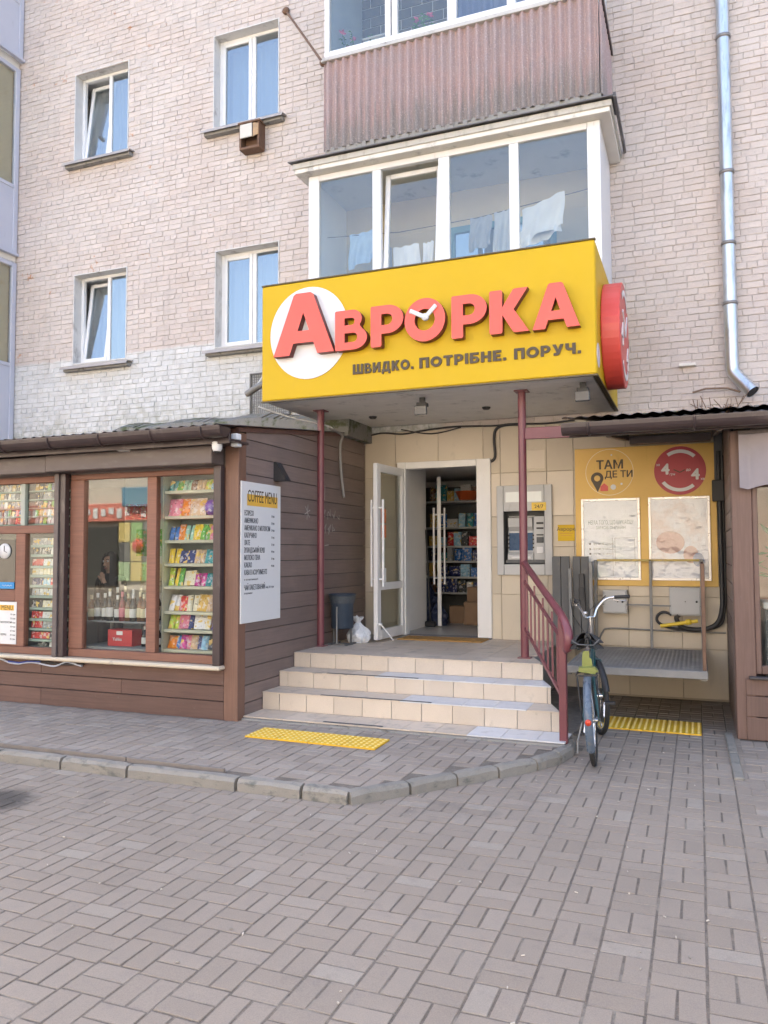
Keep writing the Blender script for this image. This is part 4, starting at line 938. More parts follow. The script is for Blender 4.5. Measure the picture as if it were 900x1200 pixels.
# second file of the same goods behind fills the shelves' depth
# ---- cigarette packs behind the narrow panes
cu = thing('cigarette_shelf_unit', 'grey-green cigarette shelf unit behind the narrow left kiosk pane', 'shelf', (-6.9, 6.85, .53))
CS = mat('grey_green_shelf', (.27, .36, .31), .5, .08, 4, 0)
czl = [1.715, 1.610, 1.483, 1.385, 1.272, 1.158, 1.026, .905, .80, .682, .60]; czu = [2.318, 2.222, 2.128, 2.036, 1.945]
for z in czl: B(-6.89, -6.41, 6.73, 6.90, z-.03, z-.002, .002).build('shelf', CS, cu)
for z in czu: B(-8.2, -6.40, 6.73, 6.90, z-.016, z-.002, .002).build('shelf', CS, cu)
B(-8.3, -6.40, 6.902, 6.92, .56, 2.45).build('back_panel', mat('shelf_back_dark', (.10, .12, .115), .7, .1, 4, 0), cu)
def pack_mesh(c): return box_mesh('cigarette_pack', .05, .074, .022, wrap(c))
PM = {c: pack_mesh(c) for c in ('white', 'red', 'navy', 'light blue', 'dark', 'cream', 'grey', 'green', 'gold')}
PR = [['grey', 'beige'], ['dark', 'white'], ['red', 'white', 'dark'], ['cream', 'cream', 'light blue'], ['navy', 'light blue', 'red', 'white'], ['white', 'white', 'navy'], ['dark', 'cream', 'cream'], ['red', 'white', 'white'], ['red', 'grey', 'grey'], ['red', 'red', 'dark', 'white'], ['dark', 'white']]
for r, z in enumerate(czl):
    pal = PR[r]
    for j in range(9):
        c = pal[min(len(pal)-1, int(j/9*len(pal)))]; c = 'cream' if c == 'beige' else c
        if r == 10 and j in (0, 1, 4): continue
        o = link('cigarette_pack', PM[c], None, (-6.865+j*.053, 6.765, z-.001), f"{c} cigarette pack on the shelves of the narrow kiosk pane", 'cigarette pack', f"{c} cigarette packs behind the narrow pane")
        o.rotation_euler = (math.radians(-8), 0, rr.uniform(-.08, .08))
for r, z in enumerate(czu):
    for j in range(17):
        x = -7.42+j*.058
        if -6.975 < x < -6.895: continue
        c = rr.choice(['grey', 'dark', 'green', 'white', 'gold', 'navy', 'grey', 'red' if r > 2 else 'dark'])
        o = link('cigarette_pack', PM[c], None, (x, 6.765, z-.001), f"{c} cigarette pack in the rows behind the kiosk's upper panes", 'cigarette pack', f"{c} cigarette packs behind the upper panes")
        o.rotation_euler = (math.radians(-8), 0, rr.uniform(-.08, .08))
# ---- bottles on the window shelf
B_SH = thing('bottle_shelf', 'clear grey shelf on legs holding dark bottles in the left kiosk window', 'shelf', (-5.75, 7.0, .63))
B(-6.2, -5.2, 6.86, 7.24, .872, .89, .003).build('shelf', KIN, B_SH)
for x in (-6.15, -5.72, -5.25): MB().box(x-.012, x+.012, 7.18, 7.204, .626, .871).build('leg', KIN, B_SH)
BOTG = mat('dark_bottle_glass', (.015, .02, .018), .08, .1, 5, 0); BOTR = mat('red_liqueur_bottle', (.16, .015, .02), .1, .1, 5, 0); BOTB = mat('amber_bottle', (.13, .05, .01), .1, .1, 5, 0)
def bottle(x, y, z, h, m, lab, desc, grp):
    r_ = .037
    t = link('bottle', MB().lathe((0, 0, 0), [(.0, 0), (r_, .0), (r_, h*.55), (r_*.85, h*.64), (.013, h*.76), (.013, h*.97), (.014, h), (0, h)], 14).mesh('bottle', m), None, (x, y, z), desc, 'bottle', grp)
    MB().lathe((x, y, z), [(r_+.001, h*.14), (r_+.0012, h*.46)], 14).build('label', lab, t, (x, y, z)); MB().lathe((x, y, z), [(.0145, h*.84), (.0155, h*1.005), (0, h*1.006)], 10).build('cap', lab, t, (x, y, z))
LBW, LBC, LBR = mat('white_label', (.62, .62, .60), .6, .1, 30, 0), mat('cream_label', (.56, .50, .33), .6, .1, 30, 0), mat('pink_label', (.50, .16, .20), .6, .1, 30, 0)
k = 0
for (m, lab, a, b_, c) in ((BOTG, LBW, 'dark', 'white label', 7), (BOTR, LBR, 'red', 'pink label', 2), (BOTB, LBC, 'amber', 'cream label', 4)):
    for i in range(c):
        x = [-6.12, -5.93, -5.85, -5.62, -5.44, -5.32, -6.02, -5.76, -5.39, -5.68, -5.55, -6.18, -5.5][k]; k += 1
        bottle(x, 6.90+.03*(k % 2), .891, .27+.02*(k % 3), m, lab, f"{a} bottle with a {b_} in the front row of the kiosk window", f"{a} bottles with {b_}s in the front row")
for i in range(9):
    bottle(-6.12+i*.108, 7.12, .891, .33+.015*(i % 3), BOTG, LBW if i % 2 else LBC, f"tall dark bottle with {'white' if i % 2 else 'cream'} label in the back row of the kiosk window", f"tall back-row bottles with {'white' if i % 2 else 'cream'} labels")
bx = thing('red_box', 'red printed cardboard box standing at the bottom of the kiosk window', 'box', (-5.76, 6.95, .626))
B(-5.92, -5.60, 6.86, 7.03, .626, .80, .004).build('carton', mat('red_card', (.50, .03, .035), .5, .1, 5, 0), bx); B(-5.80, -5.72, 6.857, 6.8595, .745, .785).build('badge', PAPER, bx); lettering('print', 'Yuhka', .035, (-5.79, 6.858, .685), '-y', PAPER, bx, .001, .03)
for x_ in (-5.50, -5.40, -5.32): bottle(x_, 6.95, .626, .21, BOTG, LBW, 'small dark bottle standing right of the red box in the kiosk window', 'small bottles beside the red box')
CHALK = mat('chalk', (.36, .33, .30), .95, .3, 60, 0)
q = MB(); cx_ = XK+.0015
def stroke(a, b_): q.bar((cx_, *a), (cx_, *b_), .012, .002, 0, 0, (1, 0, 0))
for k_ in range(3): an = PI*k_/3+.3; stroke((8.10-.07*math.cos(an), 2.08-.09*math.sin(an)), (8.10+.07*math.cos(an), 2.08+.09*math.sin(an)))
for j_, zc in enumerate((2.08, 1.90)):
    for i_ in range(4 if j_ == 0 else 3):
        y_ = 8.55+.13*i_; pts_ = [(y_+random.uniform(-.05, .05), zc+random.uniform(-.07, .07)) for _ in range(5)]
        for a, b_ in zip(pts_, pts_[1:]): stroke(a, b_)
stroke((8.55, 1.70), (8.66, 1.71)); stroke((8.55, 2.25), (8.56, 2.42))
q.build('chalk_marks', CHALK, ks, kind='stuff')
# small things on the kiosk
mb_ = thing('menu_board', 'tall white COFFEE MENU board fixed on the side wall of the kiosk', 'menu board', (XK, 7.06, .925))
MX = XK+.002
bd = B(MX, MX+.014, 6.665, 7.446, .925, 2.322, .002).build('board', PAPER, mb_)
TX = MX+.0155
B(MX+.013, MX+.0148, 6.77, 7.38, 2.085, 2.20, .0005).build('yellow_band', mat('menu_yellow', (.72, .42, .06), .6, .1, 6, 0), bd)
lettering('heading', 'COFFEE MENU', .125, (TX, 7.07, 2.125), '+x', DARKTXT, bd, .0006, .0, 'CENTER', .58)
items = ['ЕСПРЕСО', 'АМЕРИКАНО', 'АМЕРИКАНО З МОЛОКОМ', 'КАПУЧИНО', 'ЛАТЕ', 'ІРЛАНДСЬКИЙ ВЕРШ', 'МОЛОКО ПІНА', 'КАКАО', 'КАВА В АСОРТИМЕНТІ']
z = 1.985
for i, t in enumerate(items):
    lettering('menu_line', t, .052, (TX, 6.72, z), '+x', BLACK, bd, .0005, .005, 'LEFT', [.17, .26, .50, .23, .105, .39, .30, .14, .44][i])
    if i < 8: lettering('price', f"{[25, 25, 30, 35, 35, 40, 35, 40][i]} грн", .022, (TX, 7.25, z), '+x', BLACK, bd, .0004, 0, 'LEFT', .06)
    z -= .0735
lettering('menu_line', 'в асортименті', .02, (TX, 6.72, z+.02), '+x', BLACK, bd, .0004, 0, 'LEFT', .26)
lettering('menu_line', 'ЧАЙ ПАКЕТОВАНИЙ', .052, (TX, 6.72, z-.075), '+x', BLACK, bd, .0005, .005, 'LEFT', .40); lettering('price', 'від 20 грн', .022, (TX, 7.14, z-.07), '+x', BLACK, bd, .0004, 0, 'LEFT', .16)
lettering('menu_line', 'асортимент', .02, (TX, 6.72, z-.115), '+x', BLACK, bd, .0004, 0, 'LEFT', .16)
wl = thing('wall_lamp', 'dark wedge-shaped wall lamp above the coffee menu board', 'lamp', (XK, 7.38, 2.39))
MB().prism([(0, 0), (.15, 0), (.03, .20), (0, .20)], (XK+.001, 7.43, 2.375), (1, 0, 0), (0, 0, 1), (0, 1, 0), .11).build('shade', BLACK, wl); MB().box(XK, XK+.02, 7.33, 7.42, 2.40, 2.56).build('backplate', DGREY, wl)
cc = thing('security_camera', 'white dome security camera under the kiosk gutter corner', 'camera', (-4.21, 6.34, 2.56))
MB().lathe((-4.21, 6.34, 2.575), [(0, -.005), (.035, .0), (.048, .025), (.05, .05), (.05, .085), (.035, .095), (.035, .13), (0, .13)], 18).build('housing', WHITE, cc); MB().ball((-4.21, 6.34, 2.585), .034, 12, 8).build('lens_dome', BLACK, cc)
jb = thing('junction_box', 'small white junction box on the kiosk corner above the camera', 'box', (-4.13, 6.5, 2.64)); MB().box(-4.15, -4.075, 6.48, 6.56, 2.635, 2.69, .006).box(-4.15, -4.08, 6.48, 6.56, 2.70, 2.76, .006).build('box', WHITE, jb)
sn = thing('motion_sensor', 'small pale lamp under the kiosk eaves above the windows', 'lamp', (-5.34, 6.40, 2.63)); MB().lathe((-5.34, 6.385, 2.658), [(0, -.02), (.06, -.018), (.075, 0), (0, 0)], 16).build('housing', SOFFIT, sn)
lr = thing('light_rope', 'pale blue rope light hanging in waves under the kiosk sill', 'rope light', (-6.6, 6.6, .42))
P = [(-7.8, .47), (-7.3, .45), (-7.167, .455), (-7.05, .425), (-6.92, .418), (-6.80, .435), (-6.68, .44), (-6.55, .425), (-6.42, .415), (-6.33, .44), (-6.25, .468), (-6.15, .455), (-6.04, .434)]
MB().tube(curve([(x, 6.618, z) for x, z in P]), .010, 6).build('rope', mat('rope_light', (.46, .50, .60), .3, .1, 20, 0), lr); MB().tube([(-7.06, 6.612, .44), (-6.9, 6.612, .43), (-6.78, 6.612, .45), (-6.6, 6.612, .455)], .009, 6).build('blue_cable', mat('blue_cable', (.03, .06, .30), .4, .1, 5, 0), lr)
MB().tube([(-6.7, 6.622, .46), (-6.3, 6.622, .44), (-6.02, 6.622, .455)], .012, 6).build('black_cable', BLACK, lr)
hp = thing('hatch_poster', 'dark service hatch pane with a white clock and blue strip in the kiosk', 'hatch', (-7.2, 6.66, 1.2))
B(-7.6, -7.04, 6.662, 6.676, 1.225, 1.775).build('dark_pane', mat('dark_glass', (.012, .014, .016), .06, .1, 3, 0), hp); B(-7.6, -7.045, 6.656, 6.6615, 1.228, 1.30, .001).build('blue_strip', mat('blue_strip', (.02, .24, .55), .4, .05, 5, 0), hp); MB().tube([(-7.22+i*.012,6.6555,1.262+.008*math.sin(i*1.9)) for i in range(13)],.003,4).build('white_scrawl', PAPER, hp)
MB().lathe((-7.19, 6.661, 1.645), [(0, 0), (.085, 0), (.085, .012), (0, .012)], 28, (0, -1, 0)).build('clock', PAPER, hp); MB().bar((-7.19, 6.646, 1.645), (-7.19, 6.646, 1.705), .008, .004).bar((-7.19, 6.6465, 1.645), (-7.15, 6.6465, 1.63), .008, .004).build('clock_hands', BLACK, hp)
m2 = thing('small_menu', 'small white COFFEE MENU sheet on the kiosk panel below the hatch', 'menu', (-7.2, 6.64, .62)); B(-7.5, -6.985, 6.638, 6.645, .622, 1.085).build('sheet', PAPER, m2); B(-7.45, -7.02, 6.6355, 6.6378, .99, 1.05).build('yellow_band', mat('menu_yellow', (.72, .42, .06)), m2); lettering('heading', 'COFFEE MENU', .055, (-7.235, 6.6350, .995), '-y', DARKTXT, m2, .0004, .0, 'CENTER', .40)
for i in range(7): lettering('menu_line', items[i], .022, (-7.44, 6.6365, .94-.045*i), '-y', BLACK, m2, .0004, 0, 'LEFT'); lettering('price', '35 грн', .018, (-7.07, 6.6365, .94-.045*i), '-y', BLACK, m2, .0004, 0, 'LEFT')
# rooftop: mossy slab against the wall, old flue grille, grey tube lamp
ms = thing('roof_slab', 'mossy crumbling concrete ledge along the brick wall above the kiosk roof', 'ledge', (-6.3, 9.3, 3.2))
q = MB(); n = 44
for i in range(n):
    a = -8.05+4.0*i/n; h = 3.50 + .018*math.sin(i*.5)+random.uniform(-.004, .004) - (.22*(1-i/5)**2 if i < 5 else 0) - .004*max(0, i-26)
    q.prism([(9.0, 3.08), (9.785, 3.08), (9.785, h+.05), (9.3, h), (9.05, h-.10)], (a, 0, 0), (0, 1, 0), (0, 0, 1), (-1, 0, 0), 4.0/n)
q.build('ledge', MOSSY, ms)
gr = thing('wall_grille', 'old wire mesh grille on the whitewashed bricks behind the sign corner', 'grille', (-5.6, 9.76, 3.55))
q = MB(); q.box(-5.93, -5.915, 9.74, 9.785, 3.56, 4.19).box(-5.30, -5.285, 9.74, 9.785, 3.56, 4.19).box(-5.914, -5.301, 9.74, 9.785, 4.175, 4.19).box(-5.914, -5.301, 9.74, 9.785, 3.56, 3.575)
for i in range(18): q.box(-5.90+i*.034, -5.894+i*.034, 9.765, 9.772, 3.576, 4.174)
for i in range(17): q.box(-5.912, -5.303, 9.758, 9.764, 3.60+i*.035, 3.606+i*.035)
q.build('mesh', MGREY, gr)
tl = thing('tube_lamp', 'grey tubular lamp pointing sideways beside the left edge of the yellow sign', 'lamp', (-5.2, 8.6, 3.65)); MB().tube([(-5.15, 8.4, 3.58), (-4.98, 8.35, 3.64), (-4.70, 8.3, 3.72)], [.04, .04, .038], 12).build('tube', MGREY, tl); MB().bar((-4.98, 8.35, 3.66), (-4.9, 8.5, 3.90), .02, .02).box(-4.96, -4.88, 8.46, 8.54, 3.9, 4.05, .01).build('bracket', WHITE, tl); MB().bar((-4.9, 8.5, 3.97), (-4.53, 8.6, 3.97), .03, .03).build('arm', MGREY, tl)

# ================================================================ RIGHT KIOSK
kr = thing('side_kiosk', 'brown plank kiosk at the right edge with a long gutter over the niche', 'kiosk', (1.4, 8.8, ZP))
RY = 7.91
B(.292, .462, RY, RY+.16, ZP, 2.72, .006).build('corner_post', POSTD, kr)
zs = [ZP, .127, .317, .47]
for i in range(3):
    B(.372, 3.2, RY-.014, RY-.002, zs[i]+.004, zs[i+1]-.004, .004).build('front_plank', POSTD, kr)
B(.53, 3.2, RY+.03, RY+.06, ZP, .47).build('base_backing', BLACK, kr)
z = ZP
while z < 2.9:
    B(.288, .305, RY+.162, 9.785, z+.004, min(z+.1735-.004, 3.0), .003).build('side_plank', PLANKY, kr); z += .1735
B(.306, .33, RY+.162, 9.785, ZP, 2.95).build('side_backing', BLACK, kr)
B(.40, 3.2, RY-.075, RY+.02, .468, .492, .008).build('window_sill', mat('dark_sill', (.055, .05, .05), .4, .2, 5, 0), kr)
fr = MB().box(.463, .508, RY+.01, RY+.08, .51, 2.36, .005).box(.51, 3.2, RY+.012, RY+.08, .51, .585, .005).box(.51, 3.2, RY+.012, RY+.08, 2.28, 2.36, .005).build('window_frame', POSTD, kr)
B(.506, 3.2, RY+.045, RY+.051, .58, 2.285).build('pane', GL_SHOP, kr)
B(.463, 3.2, RY+.005, RY+.10, 2.362, 2.80).build('lintel', BROWNG, kr)
MB().box(.34, 3.2, 9.5, 9.55, ZP, 2.9).box(.34, 3.2, RY+.10, 9.5, .44, .46).build('inner_wall', mat('terracotta_wall', (.42, .22, .15), .8, .1, 3, .05, 40), kr)
pr = corrugated(-1.17, 3.4, .13, .010, .006, 0, 8); n = len(pr)
rf = MB(); rf.add([(x, 7.52, 2.868+y) for x, y in pr] + [(x, 9.78, 3.20+y) for x, y in pr], [[i, i+1, n+i+1, n+i] for i in range(n-1)] + [[n-1, 0, n, 2*n-1]]); rf.build('roof_sheet', BROWNM, kr)
gutter(kr, -1.165, 3.4, 7.52, 2.80, .085, (-.92, -.005, .9, 1.8))
B(-1.12, 3.4, 7.62, 7.645, 2.70, 2.84, .003).build('fascia_board', BROWNM, kr)
MB().prism([(7.65, 2.775), (9.785, 3.09), (9.785, 3.12), (7.65, 2.805)], (3.3, 0, 0), (0, 1, 0), (0, 0, 1), (1, 0, 0), 4.4).build('soffit_board', mat('dark_soffit', (.11, .10, .095), .8, .15, 4, .1, 40), kr)
MB().bar((-.76, 7.66, 2.74), (-.76, 9.78, 2.98), .05, .10, .004).bar((.20, 7.66, 2.74), (.20, 9.78, 2.98), .05, .10, .004).build('rafter', BROWNM, kr)
B(-.72, .16, 9.62, 9.75, 2.87, 2.96, .004).build('rear_beam', BROWNG, kr)
AW = mat('lilac_grey_awning', (.28, .255, .275), .85, .12, 5, .3, 60, dirt=((.26, .24, .25), .5, .75, 5, (1, 1, .6)))
q = MB(); n = 40
pts = []
for i in range(n+1):
    x = .36+2.8*i/n; pts.append((x, 7.80+.02*math.sin(i*1.3)))
zl = lambda x: 2.17+.055*abs(math.sin((x-.40)*PI/.36))+.02*math.sin(x*9)
F = [(x, y+(.03 if t == 1 else 0)*math.sin(x*15), 2.68*(1-t)+zl(x)*t) for t in (0, .33, .66, 1) for x, y in pts]
q.add(F, [[r*(n+1)+i, (r+1)*(n+1)+i, (r+1)*(n+1)+i+1, r*(n+1)+i+1] for r in range(3) for i in range(n)], 0, True)
q.add([(x, y+.005, z) for x, y, z in F], [[r*(n+1)+i, r*(n+1)+i+1, (r+1)*(n+1)+i+1, (r+1)*(n+1)+i] for r in range(3) for i in range(n)], 0, True)
aw = q.build('awning_valance', AW, kr, (.4, 7.8, 2.2)); B(.36, 3.2, 7.78, 7.84, 2.67, 2.70).build('awning_rail', BROWNM, kr)
def leaf(q, p, d, L, w_, mi=0):
    p, d = Vector(p), Vector(d).normalized(); s_ = d.cross(Vector((0, .3, 1))).normalized(); nn = s_.cross(d)
    q.add([p, p+d*L*.45+s_*w_+nn*.01, p+d*L, p+d*L*.45-s_*w_+nn*.01, p+d*L*.45-nn*.008], [[0, 1, 4], [1, 2, 4], [2, 3, 4], [3, 0, 4]], mi)
def plant(x, y, z, h, n, desc, petals, parent_cat='potted plant', L=.10, pot=True, seed=1):
    t = thing('potted_plant', desc, parent_cat, (x, y, z)); r2 = random.Random(seed); q = MB(); f = MB(); st_ = MB()
    if pot: MB().lathe((x, y, z), [(0, 0), (.06, 0), (.08, .12), (.085, .12), (.085, .14), (.075, .14), (.07, .11), (0, .11)], 16).build('pot', WHITE, t)
    for i in range(n):
        a, e = r2.uniform(0, 2*PI), r2.uniform(.2, 1.4); ln = h*r2.uniform(.5, 1)
        tip = Vector((x+math.cos(a)*math.cos(e)*ln*.7, y+math.sin(a)*math.cos(e)*ln*.5, z+.12+math.sin(e)*ln))
        st_.tube([(x, y, z+.1), ((x+tip.x)/2, (y+tip.y)/2, (z+.14+tip.z)/2+.02), tip], .003, 4)
        for k in range(4): leaf(q, tip-Vector((0, 0, .03*k)), (r2.uniform(-1, 1), r2.uniform(-1, 1), r2.uniform(-.3, .7)), L*r2.uniform(.6, 1.1), L*.22)
        if petals and i % 2 == 0:
            for k in range(5): leaf(f, tip, (r2.uniform(-1, 1), r2.uniform(-1, 1), r2.uniform(0, 1)), .06, .022)
    st_.build('stems', GREEN, t); q.build('leaves', GREEN, t)
    if petals: f.build('flowers', PINK, t)
plant(.82, 8.25, 1.15, .75, 26, 'leafy green plant behind the glass of the right-hand kiosk', False, 'plant', .16, True, 3)
ch = thing('display_chiller', 'dark grey display cooler with a pale top behind the right kiosk window', 'cooler', (1.0, 8.25, .46)); B(.55, 1.4, 8.05, 8.5, .46, 1.08, .01).build('body', DGREY, ch); B(.54, 1.41, 8.04, 8.5, 1.083, 1.15, .01).build('top', LGREY, ch)
for i in range(5): B(.60+i*.14, .68+i*.14, 8.035, 8.0395, 1.0, 1.06, .001).build('label', PAPER, ch)

# ================================================================ ENTRANCE DOOR (part of the block) AND THE SHOP BEHIND
df = MB().box(-3.676, -3.562, 9.745, 9.90, .53, 2.802, .006).box(-2.602, -2.42, 9.745, 9.90, .53, 2.802, .006).box(-3.560, -2.604, 9.747, 9.90, 2.712, 2.80, .006).build('door_frame', WHITEDOOR, bld)
MB().box(-3.676, -2.42, 9.70, 9.90, .528, .545, .003).build('threshold', MGREY, bld)
def door_leaf(name, hinge, edge, z0, z1, parent, label, mid=True, hz=(1.2, 2.265), st=.10, th=.055):
    h, e = Vector((*hinge, 0)), Vector((*edge, 0)); d = (e-h).normalized(); L = (e-h).length; nrm = Vector((d.y, -d.x, 0)); Zv = Vector((0, 0, 1))
    ax = (d, nrm, Zv); q = MB()
    def bx(u0, u1, zz0, zz1, t, off=0, mb=None, bev=.004):
        (mb or q).obox(h+d*((u0+u1)/2)+nrm*off+Zv*((zz0+zz1)/2), ax, ((u1-u0)/2, t/2, (zz1-zz0)/2), bev)
    bx(0, st, z0, z1, th); bx(L-st, L, z0, z1, th); bx(st+.001, L-st-.001, z0, z0+st*1.2, th-.003); bx(st+.001, L-st-.001, z1-st, z1, th-.003)
    if mid: bx(st+.001, L-st-.001, z0+.60, z0+.69, th-.003)
    lf = q.build(name, WHITEDOOR, parent, label=label)
    p = MB(); bx(st-.004, L-st+.004, z0+st*1.2-.004, z1-st+.004, .006, 0, p, 0) if not mid else (bx(st-.004, L-st+.004, z0+st*1.2-.004, z0+.604, .006, 0, p, 0), bx(st-.004, L-st+.004, z0+.686, z1-st+.004, .006, 0, p, 0))
    p.build('pane', GL_DOOR, lf)
    for sg in (-1, 1):
        hb = MB(); c = h+d*(L-.055)+nrm*(sg*(th/2+.05))
        hb.tube([c+Zv*hz[0], c+Zv*hz[1]], .0165, 10)
        for zz in (hz[0]+.09, hz[1]-.10): hb.tube([c+Zv*zz, h+d*(L-.055)+nrm*(sg*th/2)+Zv*zz], .013, 8)
        hb.build('handle', mat('white_handle', (.70, .70, .70), .25, .05, 5, 0), lf)
    return lf, h, d, nrm, L
lf, h, d, nr, L = door_leaf('door', (-3.60, 9.78), (-3.655, 8.93), .555, 2.71, bld, None)
OR = mat('orange_sticker', (.62, .19, .06), .5, .2, 40, 0)
for zz0, zz1, m in ((1.98, 2.16, OR), (1.80, 1.96, OR), (1.25, 1.42, PAPER)):
    MB().obox(h+d*(L-.22)+nr*.006+Vector((0, 0, (zz0+zz1)/2)), (d, nr, Vector((0, 0, 1))), (.075, .001, (zz1-zz0)/2)).obox(h+d*(L-.22)-nr*.006+Vector((0, 0, (zz0+zz1)/2)), (d, nr, Vector((0, 0, 1))), (.075, .001, (zz1-zz0)/2)).build('sticker', m, lf)
MB().bar(h+d*(L-.06)-nr*.045+Vector((0, 0, .74)), h+d*(L-.16)-nr*.16+Vector((0, 0, .545)), .022, .014, .002).lathe(h+d*(L-.06)-nr*.03+Vector((0, 0, .74)), [(0, -.02), (.03, -.015), (.03, .015), (0, .02)], 10).build('door_stop', WHITEDOOR, lf)
door_leaf('inner_door', (-3.80, 11.93), (-3.515, 11.05), .545, 2.72, bld, 'inner glazed door swung open and seen edge on', True, (1.15, 2.27))
VES = mat('vestibule_white', (.74, .73, .71), .8, .06, 3, .05, 40)
MB().box(-3.79, -3.75, 10.01, 11.15, .53, 3.0).box(-2.48, -2.44, 9.91, 13.2, .53, 3.0).box(-5.5, -2.44, 13.2, 13.25, .53, 3.0).box(-5.55, -5.5, 11.1, 13.2, .53, 3.0).box(-5.5, -3.79, 11.11, 11.15, .53, 3.0).build('shop_wall', VES, bld)
B(-5.5, -2.44, 9.91, 13.2, 2.85, 2.9).build('shop_ceiling', VES, bld); B(-5.5, -2.44, 9.805, 13.2, .40, .53).build('shop_floor', mat('shop_floor_tile', (.42, .40, .37), .35, .1, 4, .03, 40), bld)
shp = thing('shop_shelf', 'tall dark shop shelf full of goods seen through the open doorway', 'shelf', (-3.3, 12.5, .53))
for z in (2.44, 2.02, 1.72, 1.48, 1.23, .98): B(-4.3, -2.6, 12.15, 12.6, z-.03, z, .003).build('shelf', LGREY, shp)
B(-4.3, -2.6, 12.62, 12.65, .53, 2.7).build('back_panel', DGREY, shp)
rr = random.Random(21)
SC = ['navy', 'dark', 'blue', 'white', 'grey', 'red', 'brown', 'teal', 'gold', 'light blue']
for r, z in enumerate((2.44, 2.02, 1.72, 1.48, 1.23, .98)):
    x = -4.05
    while x < -2.75:
        w_ = rr.uniform(.09, .2); c = rr.choice(SC); h_ = min(rr.uniform(.12, .30), (.22 if r else .26)); k = rr.choice(['box', 'bag', 'box'])
        me = box_mesh('shop_carton', w_*.94, h_, .12, wrap(c)) if k == 'box' else bag_mesh('shop_packet', w_, h_, .04, wrap(c))
        nm_ = c+' '+('carton' if k == 'box' else 'packet')
        link(me.name.split('.')[0], me, None, (x+w_/2, 12.24, z), f"{nm_} on the {['top', 'second', 'third', 'fourth', 'fifth', 'lowest'][r]} shelf inside the shop, " + (f"right of the {pv_}" if x > -4.04 else 'at its left end'), 'carton' if k == 'box' else 'packet', f"{c} {'cartons' if k == 'box' else 'packets'} on the {['top', 'second', 'third', 'fourth', 'fifth', 'lowest'][r]} shop shelf")
        x += w_+.01; pv_ = nm_
CARD = mat('brown_cardboard', (.24, .15, .09), .85, .12, 6, .1, 60)
for (x, y, z, a, b_, c, rz, lb) in ((-3.05, 11.7, .53, .50, .36, .34, .1, 'large brown cardboard box on the shop floor by the doorway'), (-3.02, 11.75, .871, .44, .34, .22, -.15, 'flat brown cardboard box stacked on the large one in the shop'), (-3.45, 11.9, .53, .34, .3, .26, .3, 'small brown cardboard box on the shop floor left of the stack')):
    t = thing('cardboard_box', lb, 'box', (x, y, z)); MB().box(x-a/2, x+a/2, y-b_/2, y+b_/2, z, z+c, .006).build('carton', CARD, t); MB().box(x-a/2-.001, x+a/2+.001, y-.025, y+.025, z+c*.5, z+c+.0012).build('tape', mat('parcel_tape', (.35, .25, .14), .3, .1, 5, 0), t); t.rotation_euler.z = rz
lid = link('orange_tray', MB().lathe((0, 0, 0), [(0, 0), (.13, 0), (.19, .12), (.2, .12), (.2, .13), (.185, .13), (.12, .012), (0, .012)], 18).mesh('orange_tray', mat('orange_plastic', (.60, .12, .03), .4, .1, 5, 0)), None, (-3.36, 12.05, 2.442), 'orange plastic bowl on the top shelf inside the shop', 'bowl')
from mathutils import noise as mnoise
def sack(name, x, y, z, r, h, m, label, cat, seed, ears=True):
    q = MB(); n, k = 36, 24; vs, fs = [], []; off = Vector((seed*3.1, seed*1.7, 0))
    for i in range(k+1):
        t = i/k
        if t < .80: u = t/.80; rad = r*(.62+.38*math.sin(PI*min(u*.9+.12, 1)))*(1-.80*max(0, u-.45)**1.3/.55**1.3)
        else: rad = r*(.15+.75*(t-.80)/.20*.42)
        for j in range(n):
            a = 2*PI*j/n; p = Vector((math.cos(a), math.sin(a), t*h/r))
            d = .20*mnoise.noise(p*1.6+off)+.13*mnoise.noise(p*4.2+off)+.06*abs(mnoise.noise(p*9+off))+.05*math.sin(9*a+seed)*(t > .55)
            rr_ = rad*(1+d*(1 if i else .6)); vs.append((rr_*math.cos(a)+r*.30*t*t*math.cos(seed), rr_*.85*math.sin(a)+r*.2*t*t*math.sin(seed), max(0, h*t*(1+.10*mnoise.noise(p*2.5+off)*(t > .1)))))
    for i in range(k):
        for j in range(n): fs.append([i*n+j, i*n+(j+1) % n, (i+1)*n+(j+1) % n, (i+1)*n+j])
    q.add(vs, fs, 0, False); q.add([vs[j] for j in range(n)], [list(range(n))[::-1]]); q.add(vs[-n:], [list(range(n))])
    return link(name, q.mesh(name, m), None, (x, y, z), label, cat)
sack('blue_sack', -3.93, 11.55, .53, .22, .98, BAGN, 'tall navy blue plastic sack standing behind the door inside the shop', 'sack', 4)
sack('navy_sack', -3.62, 11.35, .53, .15, .42, BAGN, 'low navy sack slumped on the shop floor beside the inner door', 'sack', 9)
bm_ = thing('broom', 'thin dark broom handle leaning on the white vestibule wall', 'broom', (-3.68, 11.0, .53)); MB().tube([(-3.66, 11.06, .60), (-3.735, 11.1, 1.95)], .012, 8).build('handle', BLACK, bm_); MB().box(-3.74, -3.58, 11.03, 11.09, .535, .61, .01).build('brush', BLACK, bm_)
dm = thing('doormat', 'orange-brown ribbed doormat lying on the landing in front of the door', 'doormat', (-3.0, 9.5, .53))
MB().box(-3.52, -2.44, 9.30, 9.69, .5275, .541, .003).build('pile', MAT1, dm)
for i in range(24): MB().box(-3.50+i*.0445, -3.475+i*.0445, 9.305, 9.685, .5415, .546, .001).build('rib', MAT1, dm)

